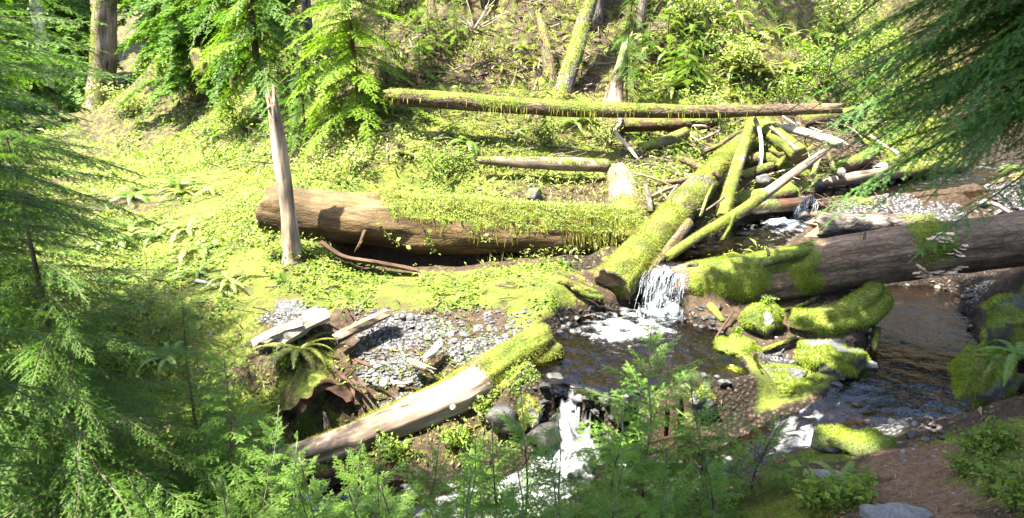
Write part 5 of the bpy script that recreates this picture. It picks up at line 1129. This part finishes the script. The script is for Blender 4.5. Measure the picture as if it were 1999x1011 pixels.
for k in range(22):
    px, py = r5.uniform(300, 1200), r5.uniform(215, 350)
    fern('small fern scattered on the bank behind the long log', on(px, py), r5.uniform(.25, .45), 8, r5.choice(['fern', 'herb_pale']), 900 + k, 'small ferns on the middle bank')
for k in range(16):
    px, py = r5.uniform(830, 1240), r5.uniform(-20, 185)
    fern('olive fern scattered on the steep mossy slope', on(px, py), r5.uniform(.3, .55), 8, 'fern_olive', 930 + k, 'olive ferns on the steep slope')

# ------------------------------------------------------------------ shrubs, vines, fungus
def leaves(Pn, N, size, asp, rg, spread=.5, fold=.15):
    n = len(Pn); nn = unit(N + rg.normal(0, spread, (n, 3))); d = unit(np.cross(nn, rg.normal(0, 1, (n, 3)))); s = np.cross(nn, d)
    z = (size if np.isscalar(size) else size[:, None]) * np.exp(rg.normal(-.12, .42, (n, 1)))
    V = np.stack([Pn, Pn + d * z * .5 + s * z * asp * .5 + nn * z * fold, Pn + d * z, Pn + d * z * .5 - s * z * asp * .5 + nn * z * fold], 1).reshape(-1, 3)
    F = np.arange(4 * n).reshape(-1, 4); C = np.repeat(np.stack([rg.random(n), rg.random(n), rg.random(n) * .5, np.ones(n)], -1), 4, 0)
    return V, F, C
def shrub(label, c, rad, hgt, n, size, mat, seed, nst=9, group=None, name='shrub', cat='shrub'):
    r = np.random.default_rng(seed); c = np.array(c); root = ob(name, None, label=label, cat=cat, group=group, mw=Matrix.Translation(Vector(c))); pts = []; dirs = []
    for k in range(nst):
        a = r.uniform(0, 6.28); e = np.array((math.cos(a) * rad * r.uniform(.3, 1), math.sin(a) * rad * r.uniform(.3, 1), hgt * r.uniform(.55, 1.1)))
        q = spline(np.array([(0, 0, -.05), e * .5 + np.array((0, 0, hgt * .18)) + r.normal(0, rad * .08, 3), e]), n=8)
        me, _, _ = log_parts(np.column_stack([q[::4], np.linspace(.012, .004, len(q[::4])) * (hgt + .3)]), 'twig', 'twig', seg=6, step=.12, seed=seed + k); me.name = 'stem'; ob('stem', me, root)
        m_ = n // nst; t = r.uniform(.25, 1, m_); j = np.clip((t * (len(q) - 1)).astype(int), 0, len(q) - 1)
        pts.append(q[j] + r.normal(0, rad * .16, (m_, 3)))
    pts = np.concatenate(pts); V, F, C = leaves(pts, np.tile((0, -.2, 1.), (len(pts), 1)), size, .6, r, .6)
    ob('foliage', mk('foliage', V, F, mat, attrs={'mk': C}, smooth=False), root, kind='stuff')
for k, (px, py, rad, hg, sz, mt, lb) in enumerate([(1600, 190, 1.0, 1.1, .075, 'herb', 'bright green leafy shrub at the right end of the bridging log'), (1690, 170, 1.1, 1.3, .08, 'herb', 'leafy shrub half hidden by the right hemlock'), (1540, 215, .7, .7, .06, 'herb', 'low leafy shrub in front of the bright shrub'),
                                                 (1640, 90, 1.2, 1.2, .09, 'herb_pale', 'pale leafy shrub high on the right slope'), (1760, 240, 1., 1., .07, 'herb', 'leafy shrub by the upstream gravel'), (650, 200, .7, .8, .06, 'herb', 'dim leafy shrub under the sunlit hemlock'),
                                                 (1075, 290, .45, .5, .05, 'herb', 'small leafy plant left of the dark fern'), (1190, 290, .4, .5, .05, 'herb_pale', 'small pale plant below the broken stump'), (680, 340, .5, .45, .055, 'herb_pale', 'pale herb clump on the bank above the long log'), (860, 345, .6, .45, .055, 'herb', 'green herb clump on the bank above the long log'),
                                                 (330, 170, 1.2, .9, .1, 'herb', 'sunlit shrub in front of the dark notch'), (250, 225, 1.0, .8, .09, 'herb_pale', 'sunlit shrub right of the thick pale trunk'), (1380, 230, .6, .5, .06, 'herb_pale', 'bright green herb clump behind the right half of the bridging log'),
    (960, 130, .6, .45, .05, 'fern_olive', 'olive shrub on the mossy ledge of the slope'), (760, 40, .8, .9, .08, 'herb', 'leafy shrub behind the sunlit hemlock'), (1440, 150, .8, .8, .08, 'herb_pale', 'pale shrub among the bright slope ferns'), (1350, 60, .9, .9, .09, 'herb_pale', 'pale shrub at the top of the bright fern slope'), (560, 290, .6, .5, .06, 'herb', 'dim shrub on the shaded bank behind the snag'), (480, 260, .7, .6, .07, 'herb', 'leafy shrub at the foot of the left shoulder')]):
    shrub(lb, on(px, py), rad, hg, int(900 * rad), sz, mt, 950 + k)
for k, (x, y, rad, hg, lb) in enumerate([(1905, 880, .2, .16, 'clump of small clover-like leaves on the bank by the trail'), (1885, 925, .16, .12, 'small leaf clump at the foot of the trail bank'), (1960, 960, .22, .15, 'leafy clump at the lower right corner'), (1950, 870, .2, .14, 'leaf clump higher on the right bank'), (1990, 1000, .2, .12, 'leaf clump at the very corner of the bank')]):
    shrub(lb, on(x, y), rad, hg, 420, .032, 'herb', 980 + k, 10, name='leafy_plant', cat='plant')
for k, (x, y, Yd, rad, hg, lb) in enumerate([(1495, 592, 7.85, .12, .08, 'fresh green sprout on the leafy moss rock'), (1440, 650, 7.5, .1, .08, 'fresh green sprout between two moss cushions')]):
    shrub(lb, P(x, y, Yd), rad, hg, 160, .03, 'herb', 990 + k, 6, name='leafy_plant', cat='plant')
for k, (x, y, rad, hg, lb) in enumerate([(1665, 985, .25, .14, 'low green plants beside the small trail fern'), (1590, 990, .22, .12, 'low green plants in the bright moss at the bottom')]):
    shrub(lb, on(x, y), rad, hg, 420, .045, 'herb', 995 + k, 10, name='leafy_plant', cat='plant')
for k, (x, y, lb) in enumerate([(890, 870, 'leafy clump on the bank under the knot of the foreground log'), (770, 890, 'leafy clump on the bank under the pale middle of the log'), (965, 815, 'leafy clump beside the black wet rock'), (560, 720, 'leafy clump left of the hollow log')]):
    shrub(lb, on(x, y), .24, .17, 380, .04, 'herb', 1010 + k, 10, name='leafy_plant', cat='plant')
for k, (x, y, Yd, lb) in enumerate([(548, 503, 9.4, 'herbs crowding the left foot of the snag'), (592, 500, 9.4, 'herbs crowding the right foot of the snag')]):
    shrub(lb, on(x, y), .22, .16, 300, .04, 'herb', 997 + k, 10, name='leafy_plant', cat='plant')
for k, (x, y, lb) in enumerate([(560, 508, 'bark shard leaning on the front of the snag foot'), (585, 506, 'bark shard lying right of the snag foot'), (538, 500, 'bark shard lying left of the snag foot')]):
    e = on(x, y); slab('bark_shard', [e, e + np.array((.05, -.02, .03)), e + np.array((.16 - .1 * k, -.06, .05))], .035, .015, 'wood_rust', 'wood_rust', None, 60 + k, label=lb, cat='bark', taper=(.6, .4))
LF = []
for k in range(3):
    r_ = np.random.default_rng(k); V, F, C = leaves(np.zeros((1, 3)), np.array([[0, 0, 1.]]), 1.0, .75, r_, 0.0, .12); C[:, 0] = k / 2
    LF.append(mk('leaf', V, F, 'herb', attrs={'mk': C}))
def vine(label, pts, seed, n):
    r = np.random.default_rng(seed); q = spline(np.array([P(*p) for p in pts]), n=8); root = ob('trailing_vine', None, label=label, cat='vine', group='vines on the long log')
    me, _, _ = log_parts(np.column_stack([q[::4], np.full(len(q[::4]), .005)]), 'twig', 'twig', seg=6, step=.06, seed=seed); me.name = 'stem'; ob('stem', me, root)
    for k in range(n):
        c = q[r.integers(len(q))] + r.normal(0, .025, 3) + np.array((0, -.03, 0)); s = r.uniform(.035, .065)
        ob('leaf', LF[r.integers(3)], root, mw=Matrix.Translation(Vector(c)) @ Euler((r.normal(.7, .5), r.normal(0, .5), r.uniform(0, 6.28))).to_matrix().to_4x4() @ Matrix.Diagonal((s, s, s, 1)))
vine('trailing vine curving below the hanging splinter of the long log', [(740, 425, 9.85), (752, 450, 9.74), (768, 470, 9.7), (795, 480, 9.68)], 1, 26)
vine('trailing vine hanging furthest down in the middle of the long log', [(820, 430, 9.8), (832, 452, 9.7), (838, 475, 9.68), (852, 490, 9.68)], 2, 26)
vine('short trailing vine on the long log right of the middle', [(905, 430, 9.78), (925, 450, 9.7), (950, 462, 9.68), (945, 470, 9.68)], 3, 18)
vine('short trailing vine near the mossy right end of the long log', [(1000, 430, 9.8), (1010, 450, 9.72), (1000, 465, 9.7)], 4, 14)
# bracket fungi on the massive log
def shelf(seed):
    r = np.random.default_rng(seed); n = 16; th = np.linspace(-1.6, 1.6, n); V, F = [], []
    for rad, z in ((0, .12), (.45, .22), (.8, .16), (1.0, .02), (.8, -.1), (.3, -.16)):
        w_ = 1 + .22 * fbm(np.sin(th) * 2, np.cos(th) * 2, seed, 3, seed); V.append(np.stack([np.cos(th) * rad * w_, np.sin(th) * rad * w_, z + .06 * r.normal(0, 1, n)], -1))
    V = np.concatenate(V)
    for k in range(5):
        for j in range(n - 1): F.append((k * n + j, k * n + j + 1, (k + 1) * n + j + 1, (k + 1) * n + j))
    return mk('shelf', V, np.array(F)[:, ::-1], 'fungus')
SHF = [shelf(k) for k in range(4)]
def fungus(label, spots, s0, seed):
    r = np.random.default_rng(seed); root = ob('bracket_fungus', None, label=label, cat='fungus', group='bracket fungi on the massive log')
    for (px, py) in spots:
        # seat each shelf on the front of the log
        c = P(px, py, 7.92 + (505 - py) * .0012 if py < 505 else 7.95 + (py - 505) * .003); s = s0 * r.uniform(.7, 1.25)
        ob('shelf', SHF[r.integers(4)], root, mw=Matrix.Translation(Vector(c)) @ Euler((r.normal(0, .25), r.normal(.1, .2), -math.pi / 2 + r.normal(0, .5))).to_matrix().to_4x4() @ Matrix.Diagonal((s, s * 1.2, s, 1)))
fungus('lower row of pale orange bracket fungi under the massive log', [(1790, 532), (1803, 538), (1815, 531), (1828, 539), (1836, 528), (1800, 527), (1824, 529), (1855, 528), (1866, 523), (1876, 520), (1860, 534), (1808, 534), (1794, 539), (1845, 533)], .07, 1)
fungus('upper pale bracket fungi on the massive log face', [(1828, 458), (1842, 462), (1836, 470), (1850, 455), (1820, 464), (1846, 468), (1828, 466)], .075, 2)
fungus('small bracket fungi between the upper and lower rows', [(1855, 495), (1868, 490), (1880, 486), (1875, 498), (1884, 478)], .045, 3)
fungus_g = ob('coral_fungus', None, label='frilly cream fungus lying at the pool edge by the trail', cat='fungus', mw=Matrix.Translation(Vector(on(1818, 842))))
for k in range(9):
    a = r5.uniform(0, 6.28); s = .035 * r5.uniform(.7, 1.3)
    ob('lobe', SHF[k % 4], fungus_g, mw=Matrix.Translation((math.cos(a) * .05, math.sin(a) * .04, .03)) @ Euler((r5.normal(0, .8), r5.normal(0, .8), a)).to_matrix().to_4x4() @ Matrix.Diagonal((s, s, s * 1.5, 1)))
fungus_h = ob('coral_fungus', None, label='small white fungus on the island shore', cat='fungus', mw=Matrix.Translation(Vector(P(1434, 722, 6.85))))
for k in range(5):
    a = r5.uniform(0, 6.28); s = .03
    ob('lobe', SHF[k % 4], fungus_h, mw=Matrix.Translation((math.cos(a) * .03, 0, .03 * k * .4)) @ Euler((r5.normal(0, .8), r5.normal(0, .8), a)).to_matrix().to_4x4() @ Matrix.Diagonal((s, s, s * 1.4, 1)))

# ------------------------------------------------------------------ ground cover (uncountable)
def wedge(n, ymin, ymax, rg, k=.95):
    y = ymin * (ymax / ymin) ** rg.random(n); x = (rg.random(n) * 2 - 1) * k * y; return x, y
SD = np.where(True, sd, 0)
def cover(name, label, n, ymin, ymax, wfun, kind, size, mat, seed, lift=(.0, .06), spread=.5, asp=.6, wid=.006, grow=True, cat='ground cover'):
    rg = np.random.default_rng(seed); x, y = wedge(n, ymin, ymax, rg); z = H(x, y); px, py = project(np.stack([x, y, z], -1))
    wv = wfun(x, y, px, py) * (gi(SD, x, y) > .05) * (1 - (.0 if name == 'bar_herbs' else 1.) * gi(gravel, x, y)) * (1 - gi(pathm, x, y))
    k = rg.random(n) < wv; x, y, z = x[k], y[k], z[k]; N = Nrm(x, y); Pn = np.stack([x, y, z + rg.uniform(*lift, len(x))], -1)
    sz = size * (np.maximum(1, y / 10) ** .6 if grow else np.ones(len(x)))
    if kind == 'leaf': V, F, C = leaves(Pn, N, sz, asp, rg, spread)
    else: V, F, C = blades(Pn, N, sz[:, None], wid * np.maximum(1, y / 9)[:, None], spread, rg, .15, np.clip(.5 + .6 * fbm(x * 2, y * 2, 0, 3, seed), 0, 1))
    if kind == 'leaf': C[:, 0] = np.clip(np.repeat(.5 + .6 * fbm(x * 1.2, y * 1.2, 0, 3, seed), 4) * .7 + C[:, 0] * .3, 0, 1)
    ob(name, mk(name, V, F, mat, attrs={'mk': C}, smooth=False), label=label, cat=cat, kind='stuff')
cl = lambda x, y, s, f=1.: np.clip(.5 + 2.0 * fbm(x * f, y * f, 0, 4, s), 0, 1)
patch = lambda px, py, x0, x1, y0, y1, s=60: sstep(x0 - s, x0 + s, px) * (1 - sstep(x1 - s, x1 + s, px)) * sstep(y0 - s, y0 + s, py) * (1 - sstep(y1 - s, y1 + s, py))
mz = lambda x, y: gi(mossz, x, y)
cover('moss', 'bright low moss carpeting the flat ground beside the creek', 150000, 3.4, 13, lambda x, y, px, py: sstep(.35, .8, mz(x, y)) * (.35 + .65 * cl(x, y, 1, 2)) * (py > 420), 'blade', .028, 'moss_green', 1, (0, .004), .6, wid=.008)
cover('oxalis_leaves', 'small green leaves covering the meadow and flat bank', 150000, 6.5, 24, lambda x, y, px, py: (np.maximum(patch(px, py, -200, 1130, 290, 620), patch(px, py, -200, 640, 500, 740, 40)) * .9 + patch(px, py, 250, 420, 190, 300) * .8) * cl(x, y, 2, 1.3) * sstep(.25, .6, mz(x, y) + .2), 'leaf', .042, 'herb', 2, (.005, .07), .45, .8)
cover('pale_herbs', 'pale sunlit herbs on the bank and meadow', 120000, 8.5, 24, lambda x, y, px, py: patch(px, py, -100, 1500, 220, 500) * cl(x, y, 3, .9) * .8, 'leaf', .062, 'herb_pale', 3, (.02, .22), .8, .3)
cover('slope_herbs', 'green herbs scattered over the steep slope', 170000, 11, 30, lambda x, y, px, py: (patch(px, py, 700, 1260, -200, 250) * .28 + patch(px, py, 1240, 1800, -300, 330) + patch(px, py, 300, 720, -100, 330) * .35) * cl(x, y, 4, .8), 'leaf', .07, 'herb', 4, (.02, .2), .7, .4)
cover('slope_moss', 'olive moss and grass tufts hanging on the steep slope', 160000, 11, 28, lambda x, y, px, py: (patch(px, py, 640, 1300, -200, 330) + .5 * patch(px, py, 1240, 1800, -200, 330) + .6 * patch(px, py, 350, 640, -100, 330)) * cl(x, y, 5, 1.1), 'blade', .075, 'moss_leaf', 5, (0, .03), .9, wid=.012)
cover('leaf_litter', 'brown needles and dead leaves littering the slope', 50000, 3.2, 26, lambda x, y, px, py: (patch(px, py, 350, 1300, -100, 400) * .5 * cl(x, y, 6, .7) + .25 * (py > 420)) * (1 - .6 * (mz(x, y) > .6)), 'leaf', .045, 'litter', 6, (0, .02), .35, .3)
cover('bank_herbs', 'dark green leaves and seedlings on the shady bank round the foreground log', 130000, 3.4, 8, lambda x, y, px, py: patch(px, py, 150, 1150, 690, 1300, 40) * np.clip(cl(x, y, 12, 1.5) + .35, 0, 1), 'leaf', .038, 'herb', 7, (.0, .07), .6, .5)
cover('bar_herbs', 'small green plants sprouting through the gravel bar', 30000, 6.4, 8.6, lambda x, y, px, py: patch(px, py, 640, 1000, 610, 780, 20) * (cl(x, y, 15, 2.2) > .75) * .8, 'leaf', .03, 'herb', 9, (.0, .05), .6, .5)
cover('dry_grass', 'dry pale grass and dead stems on the meadow and slope', 70000, 8.5, 24, lambda x, y, px, py: patch(px, py, 150, 1700, -100, 520) * (cl(x, y, 14, .8) > .6) * .7, 'blade', .16, 'moss_dry', 8, (0, .03), .8, wid=.006)
rg_ = np.random.default_rng(31)
# needles and bark bits on the trail
x, y = rg_.uniform(1.6, 4.2, 26000), rg_.uniform(2.6, 6.2, 26000); k = rg_.random(26000) < np.maximum(gi(pathm, x, y), .12 * (gi(gravel, x, y) < .3)) * (gi(SD, x, y) > .1); x, y = x[k], y[k]
V, F, C = leaves(np.stack([x, y, H(x, y) + .004], -1), Nrm(x, y), .03, .14, rg_, .25, .02)
ob('needle_litter', mk('needle_litter', V, F, 'litter', attrs={'mk': C}, smooth=False), label='reddish brown needle and bark litter on the trail', cat='litter', kind='stuff')
# plants on top of the long log
Vb, Fb_, Nb, Ub, mvb = bigd
p, q = sample(Vb, Fb_[0], sstep(.3, .7, mvb) * sstep(.25, .7, Nb[:, 2]) * (.06 + .94 * sstep(1.4, 3.0, Ub[:, 0])), 11000, rg_)
V, F, C = leaves(p + np.array((0, 0, 1.)) * rg_.uniform(.0, .14, (len(p), 1)) ** 1.3, np.tile((0, -.3, 1.), (len(p), 1)), .042, .25, rg_, 1.1)
ob('log_top_herbs', mk('log_top_herbs', V, F, 'herb_pale', attrs={'mk': C}, smooth=False), label='small leafy herbs and grass growing along the long log top', cat='ground cover', kind='stuff')
# fallen twigs
def twigs(name, label, n, box, seed, L=(.1, .4), mat='twig'):
    r = np.random.default_rng(seed); pts = []
    for k in range(n):
        c = on(r.uniform(box[0], box[2]), r.uniform(box[1], box[3])); a = r.uniform(0, 3.14); l = r.uniform(*L); d = np.array((math.cos(a), math.sin(a) * .6, r.normal(0, .25))) * l * .5
        c[2] += .03; q = np.stack([c - d, c + r.normal(0, .03, 3), c + d]); w_ = r.uniform(.003, .009) * (1 + c[1] / 14)
        o = np.array(((1, 0, 0), (-.5, 0, .87), (-.5, 0, -.87))) * w_ if abs(d[0]) < abs(d[1]) else np.array(((0, 1, 0), (0, -.5, .87), (0, -.5, -.87))) * w_
        V = (q[:, None] + o[None] * np.array((1, .9, .4))[:, None, None]).reshape(-1, 3)
        f = [(i_ * 3 + e, i_ * 3 + (e + 1) % 3, i_ * 3 + 3 + (e + 1) % 3, i_ * 3 + 3 + e) for i_ in range(2) for e in range(3)]
        pts.append((V, np.array(f)))
    V, F = merge(pts); ob(name, mk(name, V, F, mat, attrs={'mk': np.zeros((len(V), 4)), 'uvw': V}, smooth=False), label=label, cat='twigs', kind='stuff')
twigs('slope_twigs', 'thin dead twigs strewn over the steep slope', 1700, (380, -20, 1300, 330), 3, (.2, .9), 'wood_pale')
twigs('jam_twigs', 'thin dead twigs tangled through the log jam', 1000, (1190, 235, 1740, 430), 4, (.12, .6), 'wood_pale')
twigs('bank_twigs', 'small fallen twigs on the flat ground beside the creek', 260, (150, 520, 1000, 800), 5, (.08, .35), 'twig')
